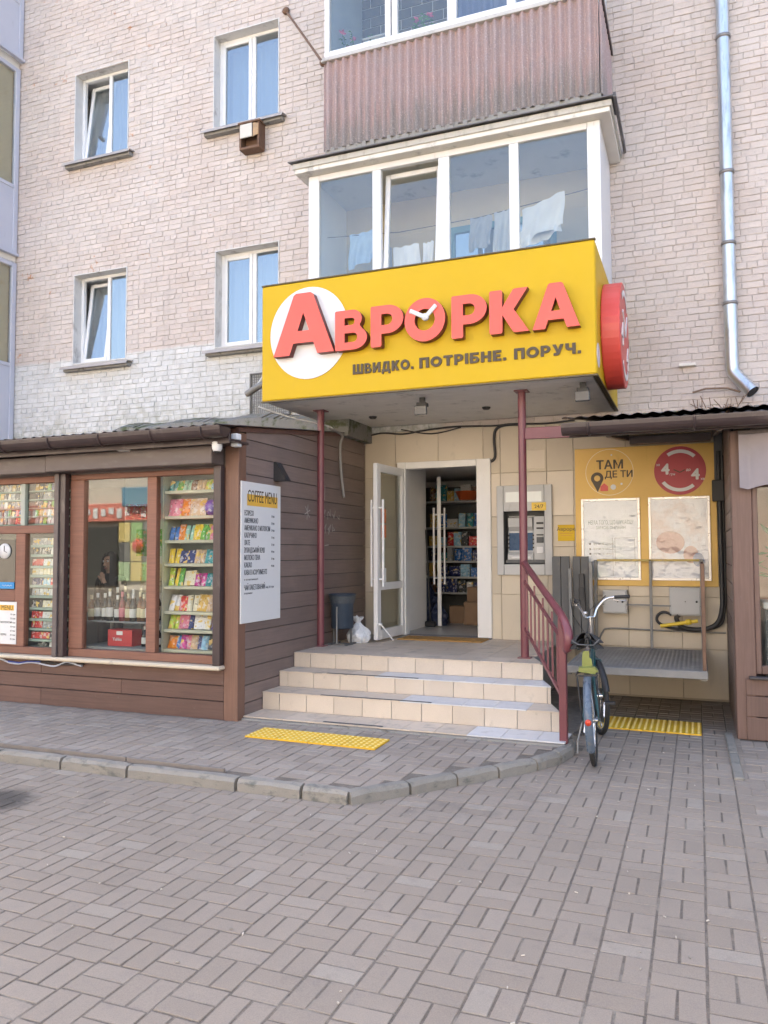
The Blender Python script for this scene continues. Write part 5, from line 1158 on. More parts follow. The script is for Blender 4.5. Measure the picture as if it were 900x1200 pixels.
# ================================================================ CASH MACHINE
at = thing('cash_machine', 'grey cash machine with blue screen set in the tiled wall beside the door', 'cash machine', (-2.0, 9.75, 1.33))
fr = MB().box(-2.34, -2.255, 9.735, 9.787, 1.33, 2.445, .006).box(-1.745, -1.652, 9.735, 9.787, 1.33, 2.445, .006).box(-2.253, -1.747, 9.737, 9.787, 2.12, 2.445, .006).box(-2.253, -1.747, 9.737, 9.787, 1.33, 1.465, .006).build('surround', LGREY, at)
MB().box(-2.252, -1.748, 9.95, 9.98, 1.46, 2.125).box(-2.258, -2.252, 9.74, 9.95, 1.46, 2.125).box(-1.748, -1.742, 9.74, 9.95, 1.46, 2.125).box(-2.252, -1.748, 9.74, 9.95, 2.119, 2.125).build('recess', DGREY, at)
B(-2.225, -1.775, 9.732, 9.7365, 2.235, 2.362, .001).build('light_panel', mat('pale_panel', (.66, .70, .68), .15, .1, 6, 0), at)
B(-1.90, -1.722, 9.731, 9.7358, 2.125, 2.225, .001).build('yellow_sticker', mat('sticker_yellow', (.70, .47, .05), .5, .2, 30, 0), at); lettering('print', '24/7', .045, (-1.81, 9.7305, 2.155), '-y', DARKTXT, at, .0004, .02)
fa = MB(); fa.prism([(9.80, 1.475), (9.945, 1.475), (9.945, 2.07), (9.90, 2.07), (9.86, 1.86), (9.84, 1.62), (9.80, 1.58)], (-1.90, 0, 0), (0, 1, 0), (0, 0, 1), (1, 0, 0), .32); fa.box(-1.897, -1.75, 9.83, 9.945, 1.475, 2.06, .006); fa = fa.build('fascia', LGREY, at)
MB().bar((-2.06, 9.845, 1.63), (-2.06, 9.855, 1.855), .30, .008).build('screen', SCREEN, fa)
MB().prism([(9.86, 1.88), (9.90, 2.06), (9.80, 2.04), (9.81, 1.93)], (-1.91, 0, 0), (0, 1, 0), (0, 0, 1), (1, 0, 0), .30).build('hood', LGREY, fa)
for s_ in (-2.215, -1.905):
    for i in range(4): B(s_-.012, s_+.012, 9.825, 9.842, 1.66+i*.05, 1.682+i*.05, .002).build('side_button', BLACK, fa)
for z0, z1, m in ((1.96, 1.985, BLACK), (1.90, 1.92, BLACK), (1.82, 1.835, BLACK), (1.73, 1.80, DGREY), (1.60, 1.68, PAPER)): B(-1.86, -1.775, 9.815, 9.829, z0, z1, .002).build('slot', m, fa)
B(-2.17, -1.93, 9.785, 9.81, 1.535, 1.562, .003).build('cash_slot', PAPER, fa); B(-2.24, -1.76, 9.78, 9.80, 1.475, 1.52, .003).build('tray', DGREY, fa)

# ================================================================ NOTICE BOARD, SIGNS, BOXES ON THE NICHE WALL
nb = thing('notice_board', 'large yellow notice board with two round emblems and two framed posters', 'notice board', (-.58, 9.76, 1.21))
pn = B(-1.372, .207, 9.76, 9.787, 1.212, 2.86, .004).build('panel', YELP, nb)
PW = mat('poster_paper_a', (.66, .69, .73), .3, .1, 4, .1, 14, dirt=((.42, .52, .50), .5, .8, 3, (1, 1, 1))); PW2 = mat('poster_paper_b', (.67, .68, .73), .3, .1, 4, .1, 14, dirt=((.60, .46, .42), .46, .7, 2.2, (1, 1, 1)))
for (a, b_, m) in ((-1.305, -.628, PW), (-.535, .135, PW2)):
    f = MB().box(a, a+.03, 9.738, 9.7595, 1.28, 2.25, .003).box(b_-.03, b_, 9.738, 9.7595, 1.28, 2.25, .003).box(a+.031, b_-.031, 9.739, 9.7595, 1.28, 1.31, .003).box(a+.031, b_-.031, 9.739, 9.7595, 2.22, 2.25, .003).build('poster_frame', mat('silver_frame', (.60, .58, .57), .3, .05, 5, 0, metal=.4), nb)
    B(a+.03, b_-.03, 9.752, 9.7592, 1.31, 2.22).build('poster', m, f)
    B(a+.029, b_-.029, 9.744, 9.747, 1.309, 2.221).build('cover_sheet', glass('poster_sheet', (.93, .94, .95), .02, .7, .08, .9, 7), f)
p1 = bpy.data.objects['poster']; GT = mat('green_print', (.05, .13, .12), .6, .1, 10, 0)
lettering('print', 'НЕМА ТОГО, ЩО ШУКАЄШ?', .05, (-.965, 9.7515, 1.94), '-y', GT, p1, .0003, .01, 'CENTER', .52); lettering('print', 'ЗАМОВ ОНЛАЙН', .035, (-.965, 9.7515, 1.885), '-y', GT, p1, .0003, .01, 'CENTER', .34)
for i in range(3):
    lettering('print', 'зручно та швидко', .026, (-1.17, 9.7515, 1.70-.06*i), '-y', DARKTXT, p1, .0003, 0, 'LEFT', .24); MB().lathe((-1.205, 9.752, 1.71-.06*i), [(0, 0), (.012, 0), (.012, .001), (0, .001)], 10, (0, -1, 0)).build('bullet', DARKTXT, p1)
MB().box(-.945, -.942, 9.7505, 9.7515, 1.33, 1.78).build('rule', DARKTXT, p1); MB().box(-.92, -.69, 9.7505, 9.7515, 1.775, 1.78).box(-.92, -.915, 9.7505, 9.7515, 1.45, 1.774).box(-.695, -.69, 9.7505, 9.7515, 1.45, 1.774).build('printed_frame', MGREY, p1)
p2 = bpy.data.objects['poster.001']
q = MB()
for (x, z, r_, sx_) in ((-.30, 1.72, .13, 1.2), (-.08, 1.58, .10, .8)): q.prism(arc(x, z, r_*sx_, 0, 345, 22, r_), (0, 9.7515, 0), (1, 0, 0), (0, 0, 1), (0, -1, 0), .001)
q.build('printed_picture', mat('poster_salmon', (.58, .35, .29), .5, .2, 20, 0), p2); MB().prism(arc(.0, 1.52, .06, 0, 345, 20, .08), (0, 9.7512, 0), (1, 0, 0), (0, 0, 1), (0, -1, 0), .001).build('printed_picture', mat('poster_blue', (.28, .33, .48), .5, .2, 20, 0), p2)
# left emblem
em = MB().prism(circ(-.968, 2.565, .278, 48), (0, 9.7592, 0), (1, 0, 0), (0, 0, 1), (0, -1, 0), .002).build('round_emblem', mat('emblem_ring', (.78, .70, .48), .5, .05, 5, 0), nb)
MB().prism(circ(-.968, 2.565, .272, 48), (0, 9.7572, 0), (1, 0, 0), (0, 0, 1), (0, -1, 0), .0018).build('emblem_face', YELP, em)
lettering('print', 'ТАМ', .105, (-.96, 9.755, 2.605), '-y', DARKTXT, em, .0015, .04, 'CENTER', .31); lettering('print', 'ДЕ ТИ', .08, (-.86, 9.755, 2.50), '-y', DARKTXT, em, .0015, .035, 'CENTER', .32)
shape2d('map_pin', [arc(-.005, 0, .073, -38, 218, 26) + [(0, -.165)], circ(-.005, .0, .036, 20)[::-1]], .0015, [DARKTXT], (-1.105, 9.755, 2.495), em)
MB().prism([(-1.075, 2.34), (-.985, 2.34), (-.985, 2.395), (-1.03, 2.435), (-1.075, 2.395)], (0, 9.7545, 0), (1, 0, 0), (0, 0, 1), (0, -1, 0), .0015).build('house_mark', CORAL, em)
q = MB()
for (x, z, r_) in ((-.925, 2.385, .032), (-.83, 2.42, .013), (-.94, 2.77, .010)): q.prism(circ(x, z, r_, 18), (0, 9.7545, 0), (1, 0, 0), (0, 0, 1), (0, -1, 0), .0015)
q.build('dots', PAPER, em)
e2 = MB().prism(circ(-.178, 2.552, .283, 48), (0, 9.754, 0), (1, 0, 0), (0, 0, 1), (0, -1, 0), .006).build('round_emblem', CRIM, nb)
for a0, a1 in ((45, 125), (215, 310)):
    MB().prism(arc(-.178, 2.552, .245, a0, a1, 16) + arc(-.178, 2.552, .205, a1, a0, 16), (0, 9.7525, 0), (1, 0, 0), (0, 0, 1), (0, -1, 0), .0014).build('white_arc', PAPER, e2)
lettering('print', '4', .125, (-.335, 9.751, 2.515), '-y', PAPER, e2, .0012, .06); lettering('print', '4', .125, (-.01, 9.751, 2.445), '-y', PAPER, e2, .0012, .06)
lettering('print', 'за', .03, (-.415, 9.751, 2.615), '-y', PAPER, e2, .0006, .02); lettering('print', 'грн', .028, (-.26, 9.751, 2.50), '-y', PAPER, e2, .0006, .02); lettering('print', 'до', .03, (-.085, 9.751, 2.545), '-y', PAPER, e2, .0006, .02); lettering('print', 'хв', .028, (.065, 9.751, 2.435), '-y', PAPER, e2, .0006, .02)
MB().bar((-.178, 9.7505, 2.53), (-.245, 9.7505, 2.565), .002, .012).bar((-.178, 9.7508, 2.53), (-.12, 9.7508, 2.56), .002, .012).build('clock_hands', DARKTXT, e2)
sy = thing('small_sign', 'small yellow Аврорка plate on the tiles right of the cash machine', 'sign', (-1.47, 9.78, 1.745)); B(-1.592, -1.388, 9.779, 9.787, 1.748, 1.945, .002).build('plate', YEL, sy); lettering('print', 'Аврорка', .045, (-1.475, 9.7785, 1.872), '-y', DARKTXT, sy, .0004, .015)
MB().box(-1.57,-1.41,9.778,9.7788,1.835,1.843).box(-1.555,-1.425,9.778,9.7788,1.81,1.817).build('printed_lines', mat('orange_print',(.50,.25,.02),.5,.1,5,0), sy)
for (a, b_, c, d_, lb) in ((-1.06, -.785, .893, 1.165, 'smaller light grey meter cabinet on the niche wall, left one'), (-.32, .02, .885, 1.205, 'larger light grey meter cabinet on the niche wall above the yellow pipe')):
    t = thing('meter_cabinet', lb, 'cabinet', (a, 9.7, c)); MB().box(a, b_, 9.67, 9.787, c, d_, .005).build('body', LGREY, t); MB().box(a+.015, b_-.015, 9.658, 9.669, c+.015, d_-.015, .004).build('door', LGREY, t); MB().lathe((b_-.05, 9.658, (c+d_)/2), [(.012, 0), (.012, .01), (0, .01)], 10, (0, -1, 0)).build('lock', BLACK, t); MB().lathe((a+.17, 9.658, (c+d_)/2), [(.007, 0), (.007, .006), (0, .006)], 8, (0, -1, 0)).build('lock', BLACK, t)
yp = thing('yellow_pipe', 'short yellow gas pipe below the larger grey cabinet', 'pipe', (-.2, 9.6, .8)); MB().tube([(-.42, 9.62, .765), (-.02, 9.60, .835)], .021, 10).build('pipe', mat('gas_yellow', (.72, .52, .04), .4, .1, 8, 0), yp); MB().lathe((-.12, 9.60, .82), [(0, -.03), (.032, -.028), (.032, .028), (0, .03)], 12, (1, 0, .17)).build('coupling', mat('gas_yellow', (.72, .52, .04)), yp)
CAB = mat('black_cable', (.03, .03, .032), .55, .2, 8, .05, 40)
c1 = thing('cable_duct', 'thick black cable bundle running down the niche corner and looping under the cabinets', 'cable', (.22, 9.7, .7))
q = MB(); q.tube(curve([(.235, 9.70, 2.75), (.235, 9.70, 2.2), (.24, 9.70, 1.2), (.235, 9.70, .98), (.19, 9.70, .82), (.08, 9.70, .745), (-.08, 9.70, .73), (-.2, 9.70, .76), (-.25, 9.70, .85), (-.22, 9.68, .89)]), .026, 8)
q.tube(curve([(.27, 9.72, 2.70), (.275, 9.72, 1.3), (.26, 9.72, .95), (.2, 9.72, .78), (.0, 9.72, .735), (-.3, 9.72, .735), (-.45, 9.72, .80), (-.45, 9.72, .88), (-.38, 9.70, .92), (-.3, 9.68, .89)]), .016, 8)
q.build('cables', CAB, c1); MB().box(.16, .285, 9.64, 9.75, 2.18, 2.42, .008).build('cable_box', BLACK, c1)
MB().box(.19, .28, 9.70, 9.78, 2.42, 2.96, .006).build('trunking', DGREY, c1)
c2 = thing('wall_conduit', 'thin grey conduit bent along the niche wall above the ramp deck', 'conduit', (-.6, 9.76, .7)); MB().tube(curve([(-1.12, 9.765, .56), (-1.08, 9.765, .66), (-.98, 9.765, .71), (-.4, 9.765, .70), (.27, 9.765, .695)]), .011, 6).build('conduit', MGREY, c2)
# cables under the canopy soffit
q = MB(); c3 = thing('ceiling_cables', 'sagging black cables along the top of the tiled entrance wall', 'cable', (-3, 9.77, 3.2))
q.tube(curve([(-4.14, 9.765, 3.17), (-3.9, 9.765, 3.21), (-3.6, 9.765, 3.18), (-3.3, 9.765, 3.21), (-2.9, 9.765, 3.235), (-2.4, 9.765, 3.215), (-2.1, 9.765, 3.22), (-1.7, 9.765, 3.20), (-1.25, 9.765, 3.22), (-.95, 9.765, 3.15)]), .012, 6)
q.tube(curve([(-3.62, 9.76, 3.24), (-3.2, 9.76, 3.16), (-2.8, 9.76, 3.22)]), .009, 6)
q.tube(curve([(-2.415, 9.765, 2.76), (-2.36, 9.765, 2.82), (-2.37, 9.765, 3.05), (-2.34, 9.765, 3.17), (-2.22, 9.765, 3.215), (-2.0, 9.765, 3.21)]), .018, 8)
q.build('cables', CAB, c3); B(-1.36, -1.22, 9.73, 9.785, 3.14, 3.22, .006).build('junction_box', mat('cream_box', (.44, .42, .34), .5, .08, 5, 0), c3)
c4 = thing('hanging_cable', 'grey corrugated cable end hanging down the kiosk side wall under the canopy', 'cable', (-4.12, 9.0, 2.3)); MB().tube(curve([(-4.11, 8.55, 3.12), (-4.115, 8.9, 3.10), (-4.12, 8.98, 3.06), (-4.125, 8.93, 2.95), (-4.125, 8.95, 2.65), (-4.12, 9.03, 2.31)]), .018, 8).build('hose', mat('grey_hose', (.26, .25, .24), .6, .2, 60, .3, 120), c4); MB().tube(curve([(-4.6, 7.75, 3.27), (-4.35, 8.1, 3.18), (-4.12, 8.5, 3.14), (-4.11, 8.7, 3.12)]), .01, 6).build('white_wire', WHITE, c4)

# ================================================================ LOADING RAMP IN THE NICHE
rp = thing('ramp_platform', 'grey steel checker platform with a thin guard rail filling the niche', 'platform', (-.5, 9, .5))
DECK = mat('dusty_steel_plate', (.23, .225, .215), .6, .18, 6, .3, 90, metal=.2, dirt=((.34, .33, .31), .5, .75, 5, (1, 1, 1)))
dk = MB().box(-1.25, .06, 8.02, 9.72, .468, .498, .006).box(-1.25, .06, 7.985, 8.018, .425, .497, .004).box(-1.24, .05, 9.60, 9.65, .40, .467).box(-1.24, -1.20, 8.05, 9.6, .40, .467).box(0, .05, 8.05, 9.6, .40, .467).build('deck', DECK, rp)
q = MB()
for i in range(30):
    for j in range(38):
        if (i+j) % 2: q.box(-1.22+i*.042, -1.196+i*.042, 8.05+j*.043, 8.056+j*.043, .4985, .5005)
        else: q.box(-1.211+i*.042, -1.205+i*.042, 8.041+j*.043, 8.065+j*.043, .4985, .5005)
q.build('checker_pattern', DECK, rp, kind='stuff')
MB().box(-.535, -.505, 9.66, 9.69, .499, 1.525, .003).build('rail_post', MGREY, rp); MB().box(.012, .05, 9.655, 9.695, .499, 1.525, .003).build('rail_post', MGREY, rp); MB().box(.015, .05, 8.03, 8.07, .499, 1.50, .003).build('rail_post', RUST, rp); MB().box(-1.155, -1.12, 9.655, 9.69, .499, 1.52, .003).build('rail_post', MGREY, rp)
MB().box(-1.118, .010, 9.66, 9.69, 1.502, 1.527, .003).build('top_rail', mat('yellowed_rail', (.50, .37, .10), .5, .2, 12, .1, 60, dirt=((.25, .21, .15), .5, .7, 10, (1, 1, 1))), rp); MB().box(-1.118, -.537, 9.665, 9.688, .99, 1.006).box(-.503, .010, 9.665, 9.688, .985, 1.001).build('mid_rail', MGREY, rp); MB().box(.022, .045, 8.072, 9.653, 1.47, 1.497).box(.022, .045, 8.072, 9.653, .985, 1.005).build('side_rail', RUST, rp)
lv = thing('folded_ramp', 'pair of folded grey steel ramp leaves standing upright beside the platform', 'ramp', (-1.4, 9.5, .5))
for a, b_ in ((-1.612, -1.412), (-1.372, -1.192)):
    m_ = (a+b_)/2
    l_ = B(a, m_-.003, 9.46, 9.50, .50, 1.562, .003).build('ramp_leaf', DGREY, lv); B(m_+.003, b_, 9.46, 9.50, .50, 1.562, .003).build('ramp_leaf', DGREY, lv)
    MB().box(a+.03, b_-.03, 9.502, 9.53, .6, .64).box(a+.03, b_-.03, 9.502, 9.53, 1.3, 1.34).build('cross_bar', DGREY, lv)
MB().bar((-1.385, 9.40, .50), (-1.40, 9.42, 1.42), .035, .05, .003).build('lift_arm', MGREY, lv); MB().bar((-1.25, 9.42, .9), (-1.27, 9.44, 1.36), .06, .05, .006).box(-1.30, -1.24, 9.40, 9.455, 1.05, 1.2, .006).build('latch', BLACK, lv); MB().bar((-1.16, 9.43, .5), (-1.165, 9.43, 1.50), .04, .04, .003).build('lift_arm', MGREY, lv)
# ================================================================ TACTILE PAVING
def tactile(name, P0, ux, uy, nt_, w_, dpt, lb, z):
    t = thing(name, lb, 'tactile paving', (*P0, z))
    for i in range(nt_):
        o = Vector((*P0, 0)) + ux*(w_*i)
        MB().prism([(.003, .002), (w_-.003, .002), (w_-.003, dpt-.002), (.003, dpt-.002)], (o.x, o.y, z+.012), ux, uy, (0, 0, 1), .012).build('tile', TACT, t)
        dm_ = MB(); nx, ny = max(2, int(w_/.052)), int(dpt/.052)
        for a in range(nx):
            for b_ in range(ny):
                c = o + ux*(w_*(a+.5)/nx) + uy*(dpt*(b_+.5)/ny); dm_.lathe((c.x, c.y, z+.012), [(.015, 0), (.010, .0045), (0, .005)], 7)
        dm_.build('domes', TACTW, t, kind='stuff')
tactile('tactile_strip', (-3.735, 6.08), Vector((1, -.022, 0)).normalized(), Vector((-.02, 1, 0)).normalized(), 4, .312, .36, 'yellow studded tactile strip on the pavement before the steps', .002)
tactile('tactile_strip', (-.96, 7.93), Vector((1, -.02, 0)).normalized(), Vector((0, 1, 0)), 3, .318, .55, 'yellow studded tactile strip on the paving under the ramp platform', ZP+.002)
# ================================================================ BICYCLE leaning by the railing, seen from behind
bk = thing('bicycle', 'old city bicycle with a blue-grey rear mudguard and lime carrier leaning at the stair railing', 'bicycle', (-.80, 6.54, ZP))
lean = math.radians(3.5); c0 = Vector((-.80, 6.54, ZP)); hd_ = Vector((-.075, 1, 0)).normalized(); sd = Vector((hd_.y, -hd_.x, 0))
upv = (Vector((0, 0, 1))*math.cos(lean) - sd*math.sin(lean)); sdv = sd*math.cos(lean)+Vector((0, 0, 1))*math.sin(lean)
def bp(f, u, s_=0): return c0 + hd_*f + upv*u + sdv*s_       # forward, up, right
RW = .352; WB = 1.12
def wheel(f, steer=0., nm='wheel'):
    ct = bp(f, RW); ca, sa = math.cos(steer), math.sin(steer); fd = hd_*ca + sdv*sa; ax = sdv*ca - hd_*sa
    P = lambda r_, a, s_=0: ct + (fd*math.cos(a)+upv*math.sin(a))*r_ + ax*s_
    N = 40
    w_ = MB().tube([P(RW-.021, 2*PI*i/N) for i in range(N)], .021, 8, 0, False, True).build('wheel', BLACKR, bk)
    MB().tube([P(RW-.048, 2*PI*i/N) for i in range(N)], .010, 6, 0, False, True).build('rim', CHROME, w_)
    q = MB()
    for i in range(28): q.tube([P(.02, 2*PI*i/28+.25*(-1)**i, .03*(-1)**(i//2)), P(RW-.05, 2*PI*i/28)], .0014, 4, 0, False)
    q.build('spokes', CHROME, w_); MB().tube([ct-ax*.05, ct+ax*.05], .022, 10).build('hub', CHROME, w_)
    return P, fd, ax
Pr, _, _ = wheel(0)
Pf, ffd, fax = wheel(WB, -.30)
def fender(P, a0, a1, r_, wd, m):
    q = MB(); n = 22; k = 8
    for i in range(n+1):
        a = a0+(a1-a0)*i/n
        for j in range(k+1):
            t = j/k*2-1; q.v.append(tuple(P(r_-.020*t*t*1.2, a, wd*t)))
        for j in range(k+1)[::-1]:
            t = j/k*2-1; q.v.append(tuple(P(r_-.020*t*t*1.2-.003, a, wd*t)))
    K = 2*(k+1)
    for i in range(n):
        for j in range(K): q.f.append([i*K+j, i*K+(j+1) % K, (i+1)*K+(j+1) % K, (i+1)*K+j]); q.m.append(0); q.sm.append(j not in (k, K-1))
    return q.build('mudguard', m, bk)
fr_ = fender(Pr, math.radians(62), math.radians(208), RW+.030, .031, BIKEBLUE)
fender(Pf, math.radians(20), math.radians(165), RW+.028, .030, BLACK)
rf_ = MB().lathe(tuple(Pr(RW+.035, math.radians(171))), [(0, 0), (.024, 0), (.024, .014), (.018, .02), (0, .021)], 14, tuple(-hd_)).build('reflector', REFL, fr_)
q = MB()   # frame: bottom bracket, seat tube, down tube, chain stays, seat stays, fork
BB, ST, HT, HB = bp(.46, .28), bp(.27, .80), bp(.97, .90), bp(1.0, .72)
q.tube([BB, ST], .017, 8).tube([BB, HB], .019, 8).tube([bp(.33, .62), bp(.985, .82)], .016, 8).tube([HB, HT], .021, 8)
for s_ in (-1, 1):
    q.tube([bp(0, RW, .062*s_), bp(.42, .285, .035*s_)], .010, 6).tube([bp(0, RW, .062*s_), bp(.285, .74, .022*s_)], .009, 6)
    q.tube([HB, bp(1.0, .70, .06*s_), bp(WB-.03, RW+.1, .06*s_), bp(WB, RW, .06*s_)], .012, 6)
q.build('frame', BIKETEAL, bk)
MB().tube([bp(.285, .76), bp(.225, .93)], .013, 8).build('seat_post', CHROME, bk)
# saddle with coil springs
q = MB(); n, k = 12, 12; vs = []
for i in range(n+1):
    t = i/n; hw = (.130*(1-t)**1.0+.032 if t > .12 else .085+.061*t/.12); f = .07+.30*t
    for j in range(k+1):
        u = j/k*2-1; vs.append(tuple(bp(f, .985+.035*math.cos(u*1.45)+(.02*(1-t)**2)-.055*abs(u)**3, hw*u)))
q.add(vs, [[i*(k+1)+j, (i+1)*(k+1)+j, (i+1)*(k+1)+j+1, i*(k+1)+j+1] for i in range(n) for j in range(k)], 0, True)
q.add([(x, y, z-.045) for x, y, z in vs], [[i*(k+1)+j, i*(k+1)+j+1, (i+1)*(k+1)+j+1, (i+1)*(k+1)+j] for i in range(n) for j in range(k)], 0, True)
sdl = q.build('saddle', BLACKR, bk); q = MB()
for s_ in (-1, 1):
    q.tube([bp(.10+.018*math.cos(t*.9), .90+.0055*t, .075*s_+.018*math.sin(t*.9)) for t in range(14)], .004, 5)
    q.tube([bp(.09, .90, .075*s_), bp(.22, .905, .02*s_), bp(.36, .95, .01*s_)], .005, 5)
q.tube([bp(.05, .985, -.11), bp(.035, .95, -.06), bp(.035, .94, .06), bp(.05, .985, .11)], .006, 6)
q.build('springs', DGREY, sdl)
# lime carrier and child-seat bracket
q = MB(); q.prism([(-.042, 0), (.042, 0), (.036, .075), (.020, .09), (.022, .14), (-.026, .14), (-.038, .08)], tuple(bp(.03, .755)), tuple(sdv), tuple(upv), tuple(-hd_), .03)
q.prism([(-.065, -.005), (.075, -.03), (.085, -.012), (.06, .022), (-.06, .026)], tuple(bp(-.09, .755)), tuple(sdv), tuple(upv), tuple(-hd_), .10)
car = q.build('carrier', LIME, bk)
q = MB()
for s_ in (-1, 1): q.tube([bp(0, RW, .07*s_), bp(-.13, .735, .075*s_), bp(.22, .745, .06*s_)], .006, 6)
q.bar(bp(-.20, .735, -.075), bp(-.20, .735, .09), .012, .012).bar(bp(-.02, .735, -.075), bp(-.02, .735, .075), .012, .012).tube([bp(-.2, .735, .075), bp(-.02, .74, .075)], .007, 6).tube([bp(-.2, .735, -.075), bp(-.02, .74, -.075)], .007, 6)
q.build('rack_stays', BLACK, car)
# handlebar: swept-up city bar, steered
st_a = -.72; ffd = hd_*math.cos(st_a)+sdv*math.sin(st_a); fax = sdv*math.cos(st_a)-hd_*math.sin(st_a)
HS = bp(.955, 1.02); q = MB(); q.tube([HT, HS, HS+upv*.08], .014, 8).build('stem', CHROME, bk)
hb_ = MB(); top = HS+upv*.08
for s_ in (-1, 1):
    hb_.tube(curve([top, top+fax*.05*s_+upv*.0, top+fax*.09*s_+upv*.07-ffd*.0, top+fax*.16*s_+upv*.145-ffd*.03, top+fax*.22*s_+upv*.165-ffd*.09, top+fax*.26*s_+upv*.165-ffd*.16]), .011, 8)
hb_ = hb_.build('handlebar', CHROME, bk)
for s_ in (-1, 1): MB().tube([top+fax*.225*s_+upv*.165-ffd*.095, top+fax*.29*s_+upv*.167-ffd*.215], .017, 10).build('grip', BLACKR, hb_)
for s_ in (-1, 1): MB().tube([top+fax*.19*s_+upv*.155-ffd*.05, top+fax*.25*s_+upv*.13-ffd*.09, top+fax*.28*s_+upv*.13-ffd*.18], .006, 6).build('brake_lever', CHROME, hb_)
q = MB(); q.tube([top+fax*-.2+upv*.18, top+fax*-.1+upv*.02+ffd*.12, HT+ffd*.05, bp(.6, .5, .03)], .004, 5).tube([top+fax*.2+upv*.18, top+fax*.12+upv*.05+ffd*.14, HT+ffd*.06+upv*.05, bp(1.0, .6, .02)], .004, 5).build('brake_cable', BLACK, hb_)
q = MB(); q.lathe(tuple(top-fax*.05+upv*.03), [(0, 0), (.026, 0), (.02, .02), (0, .024)], 12, tuple(upv)); q.build('bell', CHROME, hb_)
# cranks, pedals, chain guard, kickstand
q = MB(); q.lathe(tuple(BB+sdv*.05), [(.085, -.003), (.085, .003)], 24, tuple(sdv)); q.tube([BB-sdv*.07, BB+sdv*.07], .016, 8); q.bar(BB+sdv*.075, BB+sdv*.085+upv*.10+hd_*.14, .012, .022).bar(BB-sdv*.075, BB-sdv*.085-upv*.10-hd_*.14, .012, .022)
ck = q.build('crank', CHROME, bk)
for s_, p in ((1, BB+sdv*.13+upv*.10+hd_*.14), (-1, BB-sdv*.13-upv*.10-hd_*.14)):
    MB().obox(p, (sdv, hd_, upv), (.045, .035, .011), .004).build('pedal', BLACK, ck)
MB().prism([(-.02, .0), (.46, -.11), (.54, -.07), (.54, .0), (.46, .03), (0, .05)], tuple(bp(0, RW, .075)), tuple(hd_), tuple(upv), tuple(sdv), .012).build('chain_guard', BLACK, bk)
MB().tube([bp(.02, RW-.02, -.075), bp(-.02, .20, -.115), bp(-.03, .10, -.125)], .007, 6).build('kickstand', MGREY, bk)

# ================================================================ BIN AND BAGS ON THE LANDING
bn = thing('litter_bin', 'dark navy steel litter bin on a stand beside the left canopy post', 'litter bin', (-3.96, 8.62, .53))
q = MB(); c = (-3.955, 8.62, .72)
q.lathe(c, [(.0, 0), (.125, .0), (.132, .01), (.132, .27), (.137, .28), (.137, .29)], 24); q.lathe(c, [(.137, .29), (.165, .40), (.17, .405), (.163, .405), (.13, .295), (.12, .05), (0, .05)], 24)
bd_ = q.build('drum', NAVY, bn); MB().lathe((c[0], c[1], c[2]+.30), [(.146, 0), (.165, .08)], 24).build('perforated_rim', mat('bin_rim', (.055, .065, .075), .6, .5, 60, .6, 90), bd_)
MB().box(-4.075, -4.055, 8.61, 8.63, .53, 1.02).box(-3.855, -3.835, 8.61, 8.63, .53, 1.02).box(-4.09, -3.82, 8.60, 8.64, .528, .545, .003).box(-4.075, -4.045, 8.48, 8.76, .5285, .546).box(-3.865, -3.835, 8.48, 8.76, .5285, .546).box(-4.075, -4.052, 8.605, 8.635, .99, 1.02).build('stand', DGREY, bn)
MB().tube([(-3.96, 8.47, .55), (-3.96, 8.475, .98)], .010, 8).build('front_rod', MGREY, bn)
sack('rubbish_bag', -3.85, 8.86, .53, .15, .30, BAGW, 'white plastic rubbish bag slumped on the landing behind the navy bin', 'rubbish bag', 2)
0 and sack('small_bag', -3.985, 8.585, .53, .085, .18, BAGW, 'small pale bag stuffed under the navy bin', 'bag', 6)

# ================================================================ ON THE FACADE
dp = thing('downpipe', 'galvanised steel downpipe on the brick wall ending in a bent spout above the gutter', 'downpipe', (.41, 9.68, 3.3))
MB().tube([(.395, 9.69, 12), (.40, 9.69, 4.42)], .071, 18).build('pipe', STEEL, dp); MB().tube([(.40, 9.69, 4.43), (.402, 9.69, 4.0)], .074, 18).build('pipe', STEEL, dp)
MB().tube([(.402, 9.69, 4.01), (.404, 9.69, 3.76), (.41, 9.685, 3.66)], .071, 18, 0, False).build('pipe', STEEL, dp)
el = MB().tube([(.405, 9.69, 3.70), (.415, 9.685, 3.635), (.45, 9.67, 3.58), (.56, 9.60, 3.43), (.60, 9.575, 3.375)], [.073, .073, .073, .073, .076], 18, 0, False).build('spout', STEEL, dp)
MB().lathe((.598, 9.577, 3.379), [(.0, 0), (.068, 0.001)], 18, (.58, -.37, -.72)).build('spout_mouth', BLACK, el)
for z in (7.55, 5.95, 5.12, 4.425): MB().lathe((.399, 9.69, z), [(.072, -.02), (.082, -.018), (.082, .018), (.072, .02)], 18).box(.33, .35, 9.66, 9.80, z-.012, z+.012).build('band', mat('dull_clamp', (.25, .24, .23), .5, .25, 8, .1, 60, metal=.5), dp)
rd = thing('flag_bracket', 'thin rusty iron rod sticking out diagonally from the brick wall to the upper balcony corner', 'bracket', (-5.38, 9.79, 9.45)); MB().tube([(-5.377, 9.79, 9.455), (-4.26, 8.70, 7.78)], .016, 8).build('rod', RUST, rd); MB().lathe((-5.377, 9.785, 9.455), [(0, .05), (.03, .045), (.055, .02), (.055, 0)], 12, (0, -1, 0)).build('wall_plate', RUST, rd); MB().ball((-4.25, 8.69, 7.765), .045, 10, 6).build('end_knob', RUST, rd)
bl = thing('lamp_box', 'rusty box lamp with a cracked white front hanging under the upper right window sill', 'lamp', (-5.9, 9.7, 7.43))
